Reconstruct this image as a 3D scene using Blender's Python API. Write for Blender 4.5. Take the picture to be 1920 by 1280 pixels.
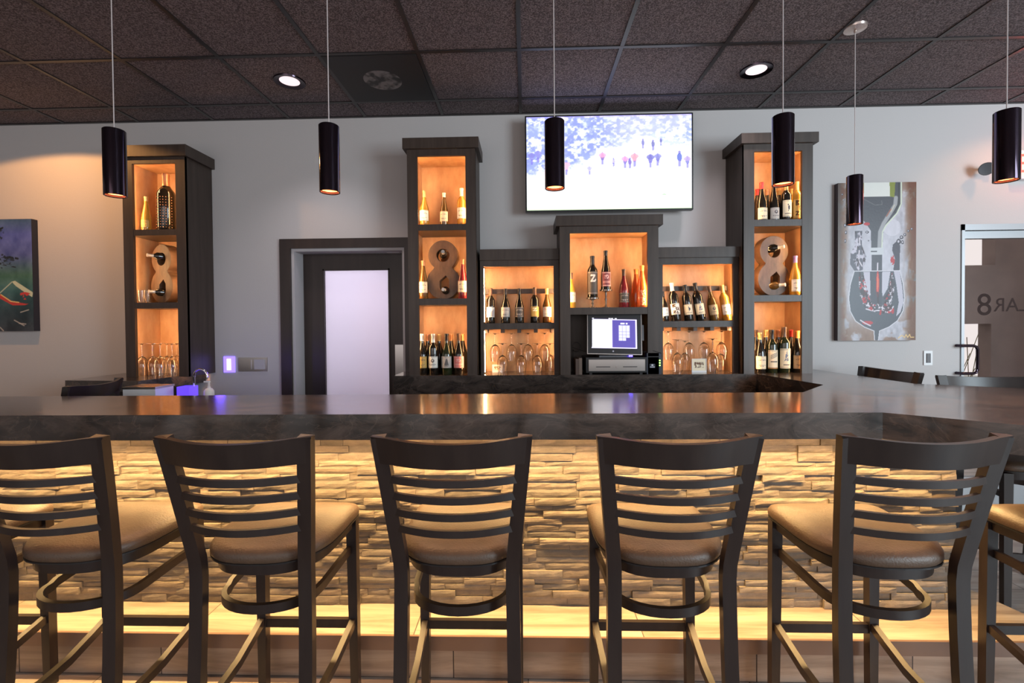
import bpy, bmesh, math, random
import numpy as np
from mathutils import Vector, Matrix
PI = math.pi
rnd = random.Random(7)
for o in list(bpy.data.objects): bpy.data.objects.remove(o)
SC = bpy.context.scene; C = SC.collection

# ---------------------------------------------------------------- camera
F, PITCH, YAW, ROLL, SY = 877.5, -0.0159, -0.0289, -0.0086, -19.9
CAMZ = 1.47
cy, sy = math.cos(YAW), math.sin(YAW); cp, sp = math.cos(PITCH), math.sin(PITCH)
cr, sr = math.cos(ROLL), math.sin(ROLL)
fw = Vector((sy*cp, cy*cp, sp)); rt0 = Vector((cy, -sy, 0)); up0 = rt0.cross(fw)
RT = rt0*cr + up0*sr; UP = up0*cr - rt0*sr
cam = bpy.data.cameras.new('camera'); camo = bpy.data.objects.new('camera', cam); C.objects.link(camo)
camo.matrix_world = Matrix(((RT.x, UP.x, -fw.x, 0), (RT.y, UP.y, -fw.y, 0), (RT.z, UP.z, -fw.z, CAMZ), (0, 0, 0, 1)))
cam.sensor_width = 36; cam.lens = F/1920*36; cam.shift_y = SY/1920; cam.clip_start = 0.05
SC.camera = camo
# ---------------------------------------------------------------- view, world
vs = SC.view_settings; vs.view_transform = 'Standard'; vs.look = 'None'; vs.gamma = 1; vs.exposure = 0.35
w = bpy.data.worlds.new('world'); SC.world = w; w.use_nodes = True
bg = w.node_tree.nodes['Background']; bg.inputs[0].default_value = (1.0, 0.93, 0.91, 1); bg.inputs[1].default_value = 0.85

def ray(px, py):
    return (RT*((px-960)/F) + UP*(-(py-640-SY)/F) + fw)
def P(px, py, Y):
    d = ray(px, py); t = Y/d.y; return Vector((d.x*t, Y, CAMZ+d.z*t))
def PZ(px, py, Z):
    d = ray(px, py); t = (Z-CAMZ)/d.z; return Vector((d.x*t, d.y*t, Z))
def X(px, Y, py=560): return P(px, py, Y).x
def Z(py, Y, px=960): return P(px, py, Y).z

# ---------------------------------------------------------------- lights
def area(name, loc, target, size, energy, col, sizey=None):
    l = bpy.data.lights.new(name, 'AREA'); l.energy = energy; l.color = col; l.size = size
    if sizey: l.shape = 'RECTANGLE'; l.size_y = sizey
    o = bpy.data.objects.new(name, l); C.objects.link(o); o.location = loc
    o.rotation_euler = (Vector(target)-Vector(loc)).to_track_quat('-Z', 'Y').to_euler(); return o
def spot(name, loc, target, energy, col, ang=60, blend=.5, rad=.03):
    l = bpy.data.lights.new(name, 'SPOT'); l.energy = energy; l.color = col; l.spot_size = math.radians(ang); l.spot_blend = blend; l.shadow_soft_size = rad
    o = bpy.data.objects.new(name, l); C.objects.link(o); o.location = loc
    o.rotation_euler = (Vector(target)-Vector(loc)).to_track_quat('-Z', 'Y').to_euler(); return o
area('window_daylight', (5.2, -1.6, 2.0), (3.4, 3.6, 1.6), 2.6, 225, (0.74, 0.90, 1.0), 2.2)
area('room_daylight', (-1.5, -2.8, 2.4), (0, 3.6, 1.4), 3.0, 12, (1.0, 0.82, 0.76), 1.4)
WARM = (1.0, .50, .18)
CZ = CAMZ+1.64
spot('wall_washer_light', (-3.66, 2.90, CZ-.012), (-3.66, 2.90, 0), 52, (1, .47, .15), 150, .10, .02)
spot('door_washer_light', (3.62, 3.25, CZ-.012), (3.62, 3.30, 0), 14, (1, .45, .18), 130, .5, .05)

# ---------------------------------------------------------------- materials
def srgb(c):
    c = np.asarray(c, float)/255.; return np.where(c <= .04045, c/12.92, ((c+.055)/1.055)**2.4)
def col4(c): return (*[float(v) for v in c], 1.0)
MATS = {}
def mat(name, col, rough=.5, metal=0, trans=0, emit=None, es=0, noise=None, bump=None, coat=0, ior=None, stretch=(1, 1, 1), spec=None, alpha=None):
    """noise=(col2, scale, detail, contrast_lo, contrast_hi); bump=(scale, strength, distance)"""
    if name in MATS: return MATS[name]
    m = bpy.data.materials.new(name); m.use_nodes = True; nt = m.node_tree; b = nt.nodes['Principled BSDF']
    b.inputs['Base Color'].default_value = col4(col); b.inputs['Roughness'].default_value = rough; b.inputs['Metallic'].default_value = metal
    b.inputs['Transmission Weight'].default_value = trans
    if coat: b.inputs['Coat Weight'].default_value = coat; b.inputs['Coat Roughness'].default_value = .08
    if ior: b.inputs['IOR'].default_value = ior
    if spec is not None: b.inputs['Specular IOR Level'].default_value = spec
    if alpha is not None: b.inputs['Alpha'].default_value = alpha
    if emit: b.inputs['Emission Color'].default_value = col4(emit); b.inputs['Emission Strength'].default_value = es
    if noise or bump:
        tc = nt.nodes.new('ShaderNodeTexCoord'); mp = nt.nodes.new('ShaderNodeMapping'); mp.inputs['Scale'].default_value = stretch
        nt.links.new(tc.outputs['Object'], mp.inputs[0])
    if noise:
        c2, s, d, lo, hi = noise
        n = nt.nodes.new('ShaderNodeTexNoise'); n.inputs['Scale'].default_value = s; n.inputs['Detail'].default_value = d; n.inputs['Roughness'].default_value = .62
        r = nt.nodes.new('ShaderNodeValToRGB'); r.color_ramp.elements[0].position = lo; r.color_ramp.elements[1].position = hi
        r.color_ramp.elements[0].color = col4(col); r.color_ramp.elements[1].color = col4(c2)
        nt.links.new(mp.outputs[0], n.inputs['Vector']); nt.links.new(n.outputs['Fac'], r.inputs[0]); nt.links.new(r.outputs[0], b.inputs['Base Color'])
    if bump:
        n = nt.nodes.new('ShaderNodeTexNoise'); n.inputs['Scale'].default_value = bump[0]; n.inputs['Detail'].default_value = 4
        bp = nt.nodes.new('ShaderNodeBump'); bp.inputs['Strength'].default_value = bump[1]; bp.inputs['Distance'].default_value = bump[2]
        nt.links.new(mp.outputs[0], n.inputs['Vector']); nt.links.new(n.outputs['Fac'], bp.inputs['Height']); nt.links.new(bp.outputs[0], b.inputs['Normal'])
    MATS[name] = m; return m
def attr_mat(name, emit=0, rough=.5, bump=None):
    if name in MATS: return MATS[name]
    m = mat(name, (1, 1, 1), rough, bump=bump); nt = m.node_tree; b = nt.nodes['Principled BSDF']
    a = nt.nodes.new('ShaderNodeVertexColor'); a.layer_name = 'Col'
    if emit:
        nt.links.new(a.outputs[0], b.inputs['Emission Color']); b.inputs['Emission Strength'].default_value = emit; b.inputs['Base Color'].default_value = (.01, .01, .01, 1)
    else: nt.links.new(a.outputs[0], b.inputs['Base Color'])
    return m
M_wall = mat('wall_paint', (.50, .475, .47), .75, bump=(90, .12, .004))
M_ceil = mat('ceiling_tile', (.056, .043, .044), .9, noise=((.22, .178, .19), 150, 2, .42, .62), bump=(150, .6, .006))
M_grid = mat('ceiling_tee', (.018, .015, .016), .35)
M_dark = mat('espresso_wood', (.016, .009, .008), .42, noise=((.034, .021, .017), 14, 4, .3, .75), stretch=(1, 1, .12), bump=(30, .08, .002))
M_cab = mat('cabinet_wood', (.030, .018, .013), .45, noise=((.058, .039, .030), 10, 5, .3, .75), stretch=(2.5, 2.5, .18), bump=(40, .1, .002))
M_maple = mat('maple_lining', (.42, .22, .10), .45, noise=((.55, .33, .17), 7, 5, .35, .7), stretch=(2, 2, .8))
M_chair = mat('stool_wood', (.014, .009, .009), .36, noise=((.026, .018, .016), 20, 3, .3, .8), stretch=(1, 1, .15))
M_vinyl = mat('brown_vinyl', (.070, .045, .030), .46, noise=((.105, .066, .044), 18, 3, .3, .8), bump=(160, .35, .004))
M_steel = mat('brushed_steel', (.55, .52, .50), .28, 1.0)
M_white = mat('white_plastic', (.75, .75, .76), .4)
M_black = mat('black_plastic', (.012, .012, .014), .35)
M_grey = mat('grey_plastic', (.10, .10, .11), .4)
M_jamb = mat('painted_jamb', (.46, .44, .45), .5)
M_alu = mat('aluminium', (.40, .42, .44), .38, .6)
M_gloss = mat('black_chrome', (.055, .040, .055), .08, .95)
M_glass = mat('clear_glass', (.98, .96, .93), .02, trans=1.0, ior=1.45)
M_led = mat('led_warm', (1, .6, .3), .5, emit=(1, .60, .29), es=105)
M_led_dim = mat('led_tower', (1, .6, .3), .5, emit=(1, .58, .26), es=66)
M_led_bar = mat('led_bar', (1, .6, .3), .5, emit=(1, .58, .22), es=32)

def counter_mat():
    m = bpy.data.materials.new('marbled_laminate'); m.use_nodes = True; nt = m.node_tree; b = nt.nodes['Principled BSDF']; N = nt.nodes.new; L = nt.links.new
    tc = N('ShaderNodeTexCoord'); mp = N('ShaderNodeMapping'); mp.inputs['Rotation'].default_value = (.3, .2, .5); mp.inputs['Scale'].default_value = (1, 1.6, 2.2); L(tc.outputs['Object'], mp.inputs[0])
    n = N('ShaderNodeTexNoise'); n.inputs['Scale'].default_value = 5; n.inputs['Detail'].default_value = 9; n.inputs['Roughness'].default_value = .68; n.inputs['Distortion'].default_value = .9; L(mp.outputs[0], n.inputs['Vector'])
    r = N('ShaderNodeValToRGB'); e = r.color_ramp.elements; e[0].position = .34; e[0].color = (.006, .0045, .004, 1); e[1].position = .74; e[1].color = (.095, .070, .058, 1)
    L(n.outputs['Fac'], r.inputs[0])
    v = N('ShaderNodeTexNoise'); v.inputs['Scale'].default_value = 2.6; v.inputs['Detail'].default_value = 6; v.inputs['Distortion'].default_value = 1.6; L(mp.outputs[0], v.inputs['Vector'])
    s = N('ShaderNodeMath'); s.operation = 'SUBTRACT'; s.inputs[1].default_value = .5; L(v.outputs['Fac'], s.inputs[0])
    a = N('ShaderNodeMath'); a.operation = 'ABSOLUTE'; L(s.outputs[0], a.inputs[0])
    vr = N('ShaderNodeValToRGB'); vr.color_ramp.elements[0].color = (1, 1, 1, 1); vr.color_ramp.elements[1].color = (0, 0, 0, 1); vr.color_ramp.elements[1].position = .012; L(a.outputs[0], vr.inputs[0])
    ms = N('ShaderNodeMath'); ms.operation = 'MULTIPLY'; ms.inputs[1].default_value = .16; L(vr.outputs[0], ms.inputs[0])
    mx = N('ShaderNodeMixRGB'); mx.inputs[2].default_value = (.22, .17, .14, 1); L(ms.outputs[0], mx.inputs[0]); L(r.outputs[0], mx.inputs[1]); L(mx.outputs[0], b.inputs['Base Color'])
    b.inputs['Roughness'].default_value = .26; b.inputs['Coat Weight'].default_value = .7; b.inputs['Coat Roughness'].default_value = .13
    bn = N('ShaderNodeTexNoise'); bn.inputs['Scale'].default_value = 45; bn.inputs['Detail'].default_value = 4; L(mp.outputs[0], bn.inputs['Vector'])
    bp = N('ShaderNodeBump'); bp.inputs['Strength'].default_value = .07; bp.inputs['Distance'].default_value = .003; L(bn.outputs['Fac'], bp.inputs['Height']); L(bp.outputs[0], b.inputs['Normal'])
    return m
M_counter = counter_mat()
def plank_mat(name, c1, c2, grout, sx=.9, sy=.2, axis='XY', rough=.35):
    m = bpy.data.materials.new(name); m.use_nodes = True; nt = m.node_tree; b = nt.nodes['Principled BSDF']; N = nt.nodes.new; L = nt.links.new
    tc = N('ShaderNodeTexCoord'); mp = N('ShaderNodeMapping'); L(tc.outputs['Object'], mp.inputs[0])
    if axis == 'XZ': mp.inputs['Rotation'].default_value = (-PI/2, 0, 0)
    br = N('ShaderNodeTexBrick'); br.inputs['Scale'].default_value = 1; br.inputs['Brick Width'].default_value = sx; br.inputs['Row Height'].default_value = sy; br.inputs['Mortar Size'].default_value = .0025
    br.inputs['Color1'].default_value = (0, 0, 0, 1); br.inputs['Color2'].default_value = (1, 1, 1, 1); br.inputs['Mortar'].default_value = (.5, .5, .5, 1); L(mp.outputs[0], br.inputs['Vector'])
    st = N('ShaderNodeMapping'); st.inputs['Scale'].default_value = (1.2, 14, 14); L(tc.outputs['Object'], st.inputs[0])
    va = N('ShaderNodeVectorMath'); va.operation = 'ADD'; L(st.outputs[0], va.inputs[0])
    sc = N('ShaderNodeVectorMath'); sc.operation = 'SCALE'; sc.inputs['Scale'].default_value = 7; L(br.outputs['Color'], sc.inputs[0]); L(sc.outputs[0], va.inputs[1])
    n = N('ShaderNodeTexNoise'); n.inputs['Scale'].default_value = 1; n.inputs['Detail'].default_value = 6; n.inputs['Roughness'].default_value = .65; n.inputs['Distortion'].default_value = .6; L(va.outputs[0], n.inputs['Vector'])
    r = N('ShaderNodeValToRGB'); r.color_ramp.elements[0].position = .32; r.color_ramp.elements[1].position = .66; r.color_ramp.elements[0].color = col4(c1); r.color_ramp.elements[1].color = col4(c2); L(n.outputs['Fac'], r.inputs[0])
    mx = N('ShaderNodeMixRGB'); L(br.outputs['Fac'], mx.inputs[0]); L(r.outputs[0], mx.inputs[1]); mx.inputs[2].default_value = col4(grout); L(mx.outputs[0], b.inputs['Base Color'])
    b.inputs['Roughness'].default_value = rough; return m
M_floor = plank_mat('wood_look_floor_tile', (.17, .13, .11), (.42, .37, .33), (.08, .07, .06))
M_plat = plank_mat('wood_look_step_tile', (.22, .16, .12), (.50, .42, .34), (.09, .07, .06), .95, .3)
M_riser = plank_mat('wood_look_riser_tile', (.15, .10, .075), (.36, .27, .21), (.03, .02, .02), .62, 1.0, 'XZ')

def stone_mat():
    m = bpy.data.materials.new('ledger_stone'); m.use_nodes = True; nt = m.node_tree; b = nt.nodes['Principled BSDF']; N = nt.nodes.new; L = nt.links.new
    a = N('ShaderNodeVertexColor'); a.layer_name = 'Col'
    tc = N('ShaderNodeTexCoord'); mp = N('ShaderNodeMapping'); mp.inputs['Scale'].default_value = (1, 1, 1.6); L(tc.outputs['Object'], mp.inputs[0])
    n = N('ShaderNodeTexNoise'); n.inputs['Scale'].default_value = 16; n.inputs['Detail'].default_value = 7; n.inputs['Roughness'].default_value = .7; L(mp.outputs[0], n.inputs['Vector'])
    r = N('ShaderNodeValToRGB'); r.color_ramp.elements[0].position = .3; r.color_ramp.elements[0].color = (.72, .72, .72, 1); r.color_ramp.elements[1].position = .75; r.color_ramp.elements[1].color = (1.2, 1.17, 1.12, 1); L(n.outputs['Fac'], r.inputs[0])
    mx = N('ShaderNodeMixRGB'); mx.blend_type = 'MULTIPLY'; mx.inputs[0].default_value = 1; L(a.outputs[0], mx.inputs[1]); L(r.outputs[0], mx.inputs[2]); L(mx.outputs[0], b.inputs['Base Color'])
    bp = N('ShaderNodeBump'); bp.inputs['Strength'].default_value = .6; bp.inputs['Distance'].default_value = .007; L(n.outputs['Fac'], bp.inputs['Height']); L(bp.outputs[0], b.inputs['Normal'])
    b.inputs['Roughness'].default_value = .6; return m
M_stone = stone_mat()

# ---------------------------------------------------------------- mesh helpers
def add_box(bm, x0, x1, y0, y1, z0, z1):
    v = [bm.verts.new(p) for p in ((x0, y0, z0), (x1, y0, z0), (x1, y1, z0), (x0, y1, z0), (x0, y0, z1), (x1, y0, z1), (x1, y1, z1), (x0, y1, z1))]
    for f in ((0, 3, 2, 1), (4, 5, 6, 7), (0, 1, 5, 4), (1, 2, 6, 5), (2, 3, 7, 6), (3, 0, 4, 7)): bm.faces.new([v[i] for i in f])
def BX(*boxes):
    bm = bmesh.new()
    for b in boxes: add_box(bm, *b)
    return bm
def add_prism(bm, pts, z0, z1):
    lo = [bm.verts.new((p[0], p[1], z0)) for p in pts]; hi = [bm.verts.new((p[0], p[1], z1)) for p in pts]; n = len(pts)
    for i in range(n): bm.faces.new((lo[i], lo[(i+1) % n], hi[(i+1) % n], hi[i]))
    bm.faces.new(hi); bm.faces.new(lo[::-1])
def add_lathe(bm, prof, seg=24, o=(0, 0, 0)):
    rings = []
    for r, z in prof:
        if r < 1e-6: rings.append([bm.verts.new((o[0], o[1], o[2]+z))])
        else: rings.append([bm.verts.new((o[0]+r*math.cos(2*PI*k/seg), o[1]+r*math.sin(2*PI*k/seg), o[2]+z)) for k in range(seg)])
    for a, b in zip(rings, rings[1:]):
        for k in range(seg):
            k2 = (k+1) % seg
            if len(a) == 1 and len(b) == 1: break
            if len(a) == 1: bm.faces.new((a[0], b[k2], b[k]))
            elif len(b) == 1: bm.faces.new((a[k], a[k2], b[0]))
            else: bm.faces.new((a[k], a[k2], b[k2], b[k]))
def add_sweep(bm, pts, w, h, upv=(0, 0, 1), ws=None, closed=False):
    """rectangular section swept along pts; w across, h along 'upv'"""
    pts = [Vector(p) for p in pts]; upv = Vector(upv); rings = []; n = len(pts)
    for i, p in enumerate(pts):
        if closed: t = pts[(i+1) % n]-pts[(i-1) % n]
        else: t = pts[min(i+1, n-1)]-pts[max(i-1, 0)]
        t.normalize(); s = t.cross(upv).normalized(); u = s.cross(t).normalized()
        ww = (ws[i] if ws else w)
        rings.append([bm.verts.new(p+s*a*ww/2+u*b*h/2) for a, b in ((-1, -1), (1, -1), (1, 1), (-1, 1))])
    m = n if closed else n-1
    for i in range(m):
        a, b = rings[i], rings[(i+1) % n]
        for k in range(4): bm.faces.new((a[k], a[(k+1) % 4], b[(k+1) % 4], b[k]))
    if not closed: bm.faces.new(rings[0][::-1]); bm.faces.new(rings[-1])
def add_tube(bm, pts, r, seg=10):
    pts = [Vector(p) for p in pts]; rings = []; n = len(pts); ref = Vector((.13, .31, .94))
    for i, p in enumerate(pts):
        t = (pts[min(i+1, n-1)]-pts[max(i-1, 0)]).normalized(); s = t.cross(ref).normalized(); u = s.cross(t)
        rings.append([bm.verts.new(p+s*r*math.cos(2*PI*k/seg)+u*r*math.sin(2*PI*k/seg)) for k in range(seg)])
    for a, b in zip(rings, rings[1:]):
        for k in range(seg): bm.faces.new((a[k], a[(k+1) % seg], b[(k+1) % seg], b[k]))
    bm.faces.new(rings[0][::-1]); bm.faces.new(rings[-1])
def mesh_of(name, bm, m, bevel=0, seg=2, smooth=False):
    if bevel:
        bmesh.ops.bevel(bm, geom=[e for e in bm.edges if len(e.link_faces) == 2 and e.calc_face_angle(0) > .6], offset=bevel, segments=seg, affect='EDGES', profile=.6)
    bmesh.ops.recalc_face_normals(bm, faces=bm.faces[:])
    me = bpy.data.meshes.new(name); bm.to_mesh(me); bm.free()
    if m: me.materials.append(m)
    if smooth:
        me.shade_smooth(); me.set_sharp_from_angle(angle=.75)
    return me
def link(name, me, parent=None, loc=None):
    o = bpy.data.objects.new(name, me); C.objects.link(o)
    if parent: o.parent = parent
    if loc is not None: o.location = loc
    return o
def obj(name, bm, m, parent=None, bevel=0, seg=2, smooth=False):
    """world-space bmesh; if the parent is an empty the coordinates stay local to it"""
    return link(name, mesh_of(name, bm, m, bevel, seg, smooth), parent)
def thing(name, label, cat, loc=(0, 0, 0), rz=0, group=None):
    o = bpy.data.objects.new(name, None); C.objects.link(o); o.location = loc; o.rotation_euler = (0, 0, rz); o.empty_display_size = .1
    return tag(o, label, cat, group)
def tag(o, label, cat, group=None, kind=None):
    o['label'] = label; o['category'] = cat
    if group: o['group'] = group
    if kind: o['kind'] = kind
    return o
def struct(name, bm, m, parent=None, **k):
    o = obj(name, bm, m, parent, **k)
    if not parent: o['kind'] = 'structure'
    return o
def copy_tree(o, parent=None):
    c = o.copy(); C.objects.link(c)
    if parent: c.parent = parent
    for ch in list(o.children): copy_tree(ch, c)
    return c
def at(t, *boxes):
    """boxes in world coordinates made local to the (unrotated) thing t"""
    l = t.location; return BX(*[(a-l.x, b-l.x, c-l.y, d-l.y, e-l.z, f-l.z) for a, b, c, d, e, f in boxes])
def paint_mesh(name, fn, w, h, nx, ny, m, curve=None):
    """flat picture in local XZ plane facing -Y, origin at bottom centre; fn(U,V)->sRGB 0..255"""
    u, v = np.meshgrid(np.linspace(0, 1, nx+1), np.linspace(0, 1, ny+1)); U = u.ravel(); V = v.ravel()
    if curve: ang = (U-.5)*2*curve[1]; co = np.stack([np.sin(ang)*curve[0], -np.cos(ang)*curve[0], V*h], 1)
    else: co = np.stack([(U-.5)*w, U*0, V*h], 1)
    idx = np.arange((nx+1)*(ny+1)).reshape(ny+1, nx+1)
    fc = np.stack([idx[:-1, :-1], idx[:-1, 1:], idx[1:, 1:], idx[1:, :-1]], -1).reshape(-1, 4)
    me = bpy.data.meshes.new(name); me.vertices.add(len(co)); me.vertices.foreach_set('co', co.astype(np.float32).ravel())
    me.loops.add(fc.size); me.loops.foreach_set('vertex_index', fc.ravel().astype(np.int32)); me.polygons.add(len(fc)); me.polygons.foreach_set('loop_start', (np.arange(len(fc))*4).astype(np.int32))
    me.update(); me.validate()
    ca = me.color_attributes.new('Col', 'FLOAT_COLOR', 'POINT'); rgb = srgb(np.clip(fn(U, V), 0, 255)); ca.data.foreach_set('color', np.concatenate([rgb, np.ones((len(rgb), 1))], 1).astype(np.float32).ravel())
    me.materials.append(m)
    if curve: me.shade_smooth()
    return me
def flat_curve(name, loops, m, depth, text=None, size=1, bevel=0):
    """2D filled outlines (holes allowed) or text, as a mesh in the local XY plane"""
    cu = bpy.data.curves.new(name, 'FONT' if text else 'CURVE')
    if text: cu.body = text; cu.size = size; cu.align_x = 'CENTER'; cu.align_y = 'CENTER'
    else:
        cu.dimensions = '2D'; cu.fill_mode = 'BOTH'
        for lp in loops:
            s = cu.splines.new('POLY'); s.points.add(len(lp)-1); s.use_cyclic_u = True
            for i, p in enumerate(lp): s.points[i].co = (p[0], p[1], 0, 1)
    cu.extrude = depth/2; cu.bevel_depth = bevel
    t = bpy.data.objects.new(name, cu); me = bpy.data.meshes.new_from_object(t); bpy.data.objects.remove(t); me.name = name
    me.materials.clear(); me.materials.append(m); return me
# numpy picture helpers
def vnoise(x, y, seed=0):
    xi = np.floor(x).astype(int); yi = np.floor(y).astype(int); fx = x-xi; fy = y-yi; fx = fx*fx*(3-2*fx); fy = fy*fy*(3-2*fy)
    def h(a, b):
        n = (a*374761393+b*668265263+seed*1442695) & 0x7fffffff; n = (n ^ (n >> 13))*1274126177 & 0x7fffffff; return ((n ^ (n >> 16)) & 0xffff)/65535.
    return (h(xi, yi)*(1-fx)+h(xi+1, yi)*fx)*(1-fy)+(h(xi, yi+1)*(1-fx)+h(xi+1, yi+1)*fx)*fy
def fbm(x, y, seed=0, o=4): return sum(vnoise(x*2**k, y*2**k, seed+k)*.5**(k+1) for k in range(o))/(1-.5**o)
def sm(a, b, x): t = np.clip((x-a)/(b-a), 0, 1); return t*t*(3-2*t)
def blend(im, mk, c): return im*(1-mk[:, None])+np.array(c, float)[None, :]*mk[:, None]
def inpoly(x, y, pts):
    ins = np.zeros(x.shape, bool); n = len(pts)
    for i in range(n):
        x1, y1 = pts[i]; x2, y2 = pts[(i+1) % n]
        if y1 == y2: continue
        c = ((y1 > y) != (y2 > y)) & (x < (x2-x1)*(y-y1)/(y2-y1)+x1); ins ^= c
    return ins.astype(float)
def ell(x, y, cx, cy_, rx, ry): return ((x-cx)**2/rx**2+(y-cy_)**2/ry**2 < 1).astype(float)
def stroke(x, y, pts, wd):
    d = np.full(x.shape, 1e9)
    for (x1, y1), (x2, y2) in zip(pts, pts[1:]):
        dx, dy = x2-x1, y2-y1; t = np.clip(((x-x1)*dx+(y-y1)*dy)/(dx*dx+dy*dy+1e-9), 0, 1); d = np.minimum(d, np.hypot(x-x1-t*dx, y-y1-t*dy))
    return 1-sm(wd*.5, wd*.5+wd*.4, d)

# ================================================================ SETTING
YW = 3.69
DL, DR, DT = X(547.5, YW), X(760, YW), Z(465, YW, 650)
GL, GR, GT = X(1801, YW), X(1801, YW)+1.95, Z(420, YW, 1860)
wb = BX((-6, DL, YW, YW+.18, 0, CZ), (DL, DR, YW, YW+.18, DT, CZ), (DR, GL, YW, YW+.18, 0, CZ), (GL, GR, YW, YW+.18, GT, CZ), (GR, 7, YW, YW+.18, 0, CZ))
struct('wall_back', wb, M_wall)
struct('wall_left', BX((-6.18, -6, -3.2, YW, 0, CZ)), M_wall)
struct('wall_right', BX((7, 7.15, 1.2, YW, 0, CZ)), M_wall)
struct('floor', BX((-6.2, 7.2, -3.2, 6.4, -.1, 0)), M_floor)
ceil = struct('ceiling', BX((-6.2, 7.2, -3.2, YW+.18, CZ, CZ+.1)), M_ceil)
bm = bmesh.new(); T = .61; X0 = -.0254; YG = 2.825
for i in range(-10, 12): add_box(bm, X0+i*T-.012, X0+i*T+.012, -3.2, YW-.02, CZ-.006, CZ+.001)
for j in range(-9, 2): add_box(bm, -6, 7, YG+j*T-.012, YG+j*T+.012, CZ-.0065, CZ+.001)
add_box(bm, -6, 7, YW-.022, YW-.0, CZ-.007, CZ+.001)
struct('ceiling_grid', bm, M_grid, ceil)

# ---- middle door
bm = BX((DL-.085, DL, YW-.022, YW, 0, DT+.075), (DR, DR+.085, YW-.022, YW, 0, DT+.075), (DL, DR, YW-.022, YW, DT, DT+.075))
struct('trim_1', bm, M_dark, bevel=.003)
YD = YW+.15
struct('trim_2', BX((DL, DL+.022, YW, YD+.05, 0, DT), (DR-.022, DR, YW, YD+.05, 0, DT), (DL+.022, DR-.022, YW, YD+.05, DT-.022, DT)), M_jamb)
door = bpy.data.objects.new('door_1', None); C.objects.link(door); door['kind'] = 'structure'; door.location = (DL+.024, YD, 0)
def dbox(*b): return at(door, *b)
gl, gr, gt = X(606, YD), X(731, YD), Z(504, YD, 665)
d0, d1, dt = DL+.024, DR-.024, DT-.024
obj('door_leaf', dbox((d0, gl, YD, YD+.045, .01, dt), (gr, d1, YD, YD+.045, .01, dt), (gl, gr, YD, YD+.045, gt, dt), (gl, gr, YD, YD+.045, .01, .3)), M_dark, door)
obj('glass_bead', dbox((gl, gl+.012, YD-.006, YD+.02, .3, gt), (gr-.012, gr, YD-.006, YD+.02, .3, gt), (gl, gr, YD-.006, YD+.02, gt-.012, gt)), M_dark, door)
M_frost = bpy.data.materials.new('frosted_glass'); M_frost.use_nodes = True
nt = M_frost.node_tree; b = nt.nodes['Principled BSDF']; b.inputs['Base Color'].default_value = (.78, .74, .80, 1); b.inputs['Roughness'].default_value = .6
tr = nt.nodes.new('ShaderNodeBsdfTranslucent'); tr.inputs[0].default_value = (.9, .86, .93, 1); mxs = nt.nodes.new('ShaderNodeMixShader'); mxs.inputs[0].default_value = .65
nt.links.new(b.outputs[0], mxs.inputs[1]); nt.links.new(tr.outputs[0], mxs.inputs[2]); nt.links.new(mxs.outputs[0], nt.nodes['Material Output'].inputs[0])
obj('frosted_pane', dbox((gl+.002, gr-.002, YD+.018, YD+.026, .3, gt-.002)), M_frost, door)
px0, px1 = X(741, YD-.002, 670), X(761, YD-.002, 670)
obj('push_plate', dbox((px0, px1, YD-.004, YD, Z(705, YD, 750), Z(646, YD, 750))), M_steel, door)
obj('door_contact', dbox((X(729, YD), X(752, YD), YD-.05, YD-.005, Z(475, YD, 740), Z(467, YD, 740))), M_white, door, bevel=.003)
# lit corridor behind the frosted door
struct('wall_corridor', BX((DL-.5, DR+.5, YD+1.3, YD+1.4, 0, CZ), (DL-.6, DL-.5, YD+.1, YD+1.4, 0, CZ), (DR+.5, DR+.6, YD+.1, YD+1.4, 0, CZ)), M_wall)
area('corridor_light', ((DL+DR)/2, YD+1.1, 1.9), ((DL+DR)/2, YD, 1.15), .9, 22, (.93, .90, 1.0), 1.2)

# ---- glass entrance door on the right
ent = bpy.data.objects.new('door_2', None); C.objects.link(ent); ent['kind'] = 'structure'; ent.location = (GL, YW, 0)
def ebox(*b): return at(ent, *b)
fr = Z(446, YW, 1860); e0 = X(1808, YW, 560)
obj('door_frame', ebox((GL, e0-.006, YW-.01, YW+.1, 0, GT), (GL, GR, YW-.01, YW+.1, GT-.045, GT), (GR-.06, GR, YW-.01, YW+.1, 0, GT), (GL+.97, GL+1.04, YW-.01, YW+.1, 0, GT)), M_alu, ent, bevel=.003)
obj('door_rail', ebox((e0-.006, GL+.97, YW+.01, YW+.06, fr, GT-.05), (e0-.006, GL+.97, YW+.01, YW+.06, 0, .25)), M_alu, ent)
M_pane = mat('door_glass', (.82, .80, .80), .02, trans=1, ior=1.05)
obj('glass_pane', ebox((e0-.006, GL+.97, YW+.03, YW+.036, .25, fr), (GL+1.04, GR-.06, YW+.03, YW+.036, .05, GT-.045)), M_pane, ent)
hx0, hx1, hz0, hz1 = X(1801, YW-.05, 670)+.012, X(1833, YW-.05, 670), Z(700, YW-.05, 1815), Z(648, YW-.05, 1815)
bm = bmesh.new(); q = .03
hp = [(hx0, YW+.02, hz1), (hx0, YW-.05, hz1), (hx1-q, YW-.05, hz1), (hx1-.3*q, YW-.05, hz1-.3*q), (hx1, YW-.05, hz1-q), (hx1, YW-.05, hz0+q), (hx1-.3*q, YW-.05, hz0+.3*q), (hx1-q, YW-.05, hz0), (hx0, YW-.05, hz0), (hx0, YW+.02, hz0)]
add_tube(bm, [(a-GL, b_-YW, c) for a, b_, c in hp], .011)
obj('pull_handle', bm, M_gloss, ent, smooth=True)
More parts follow.
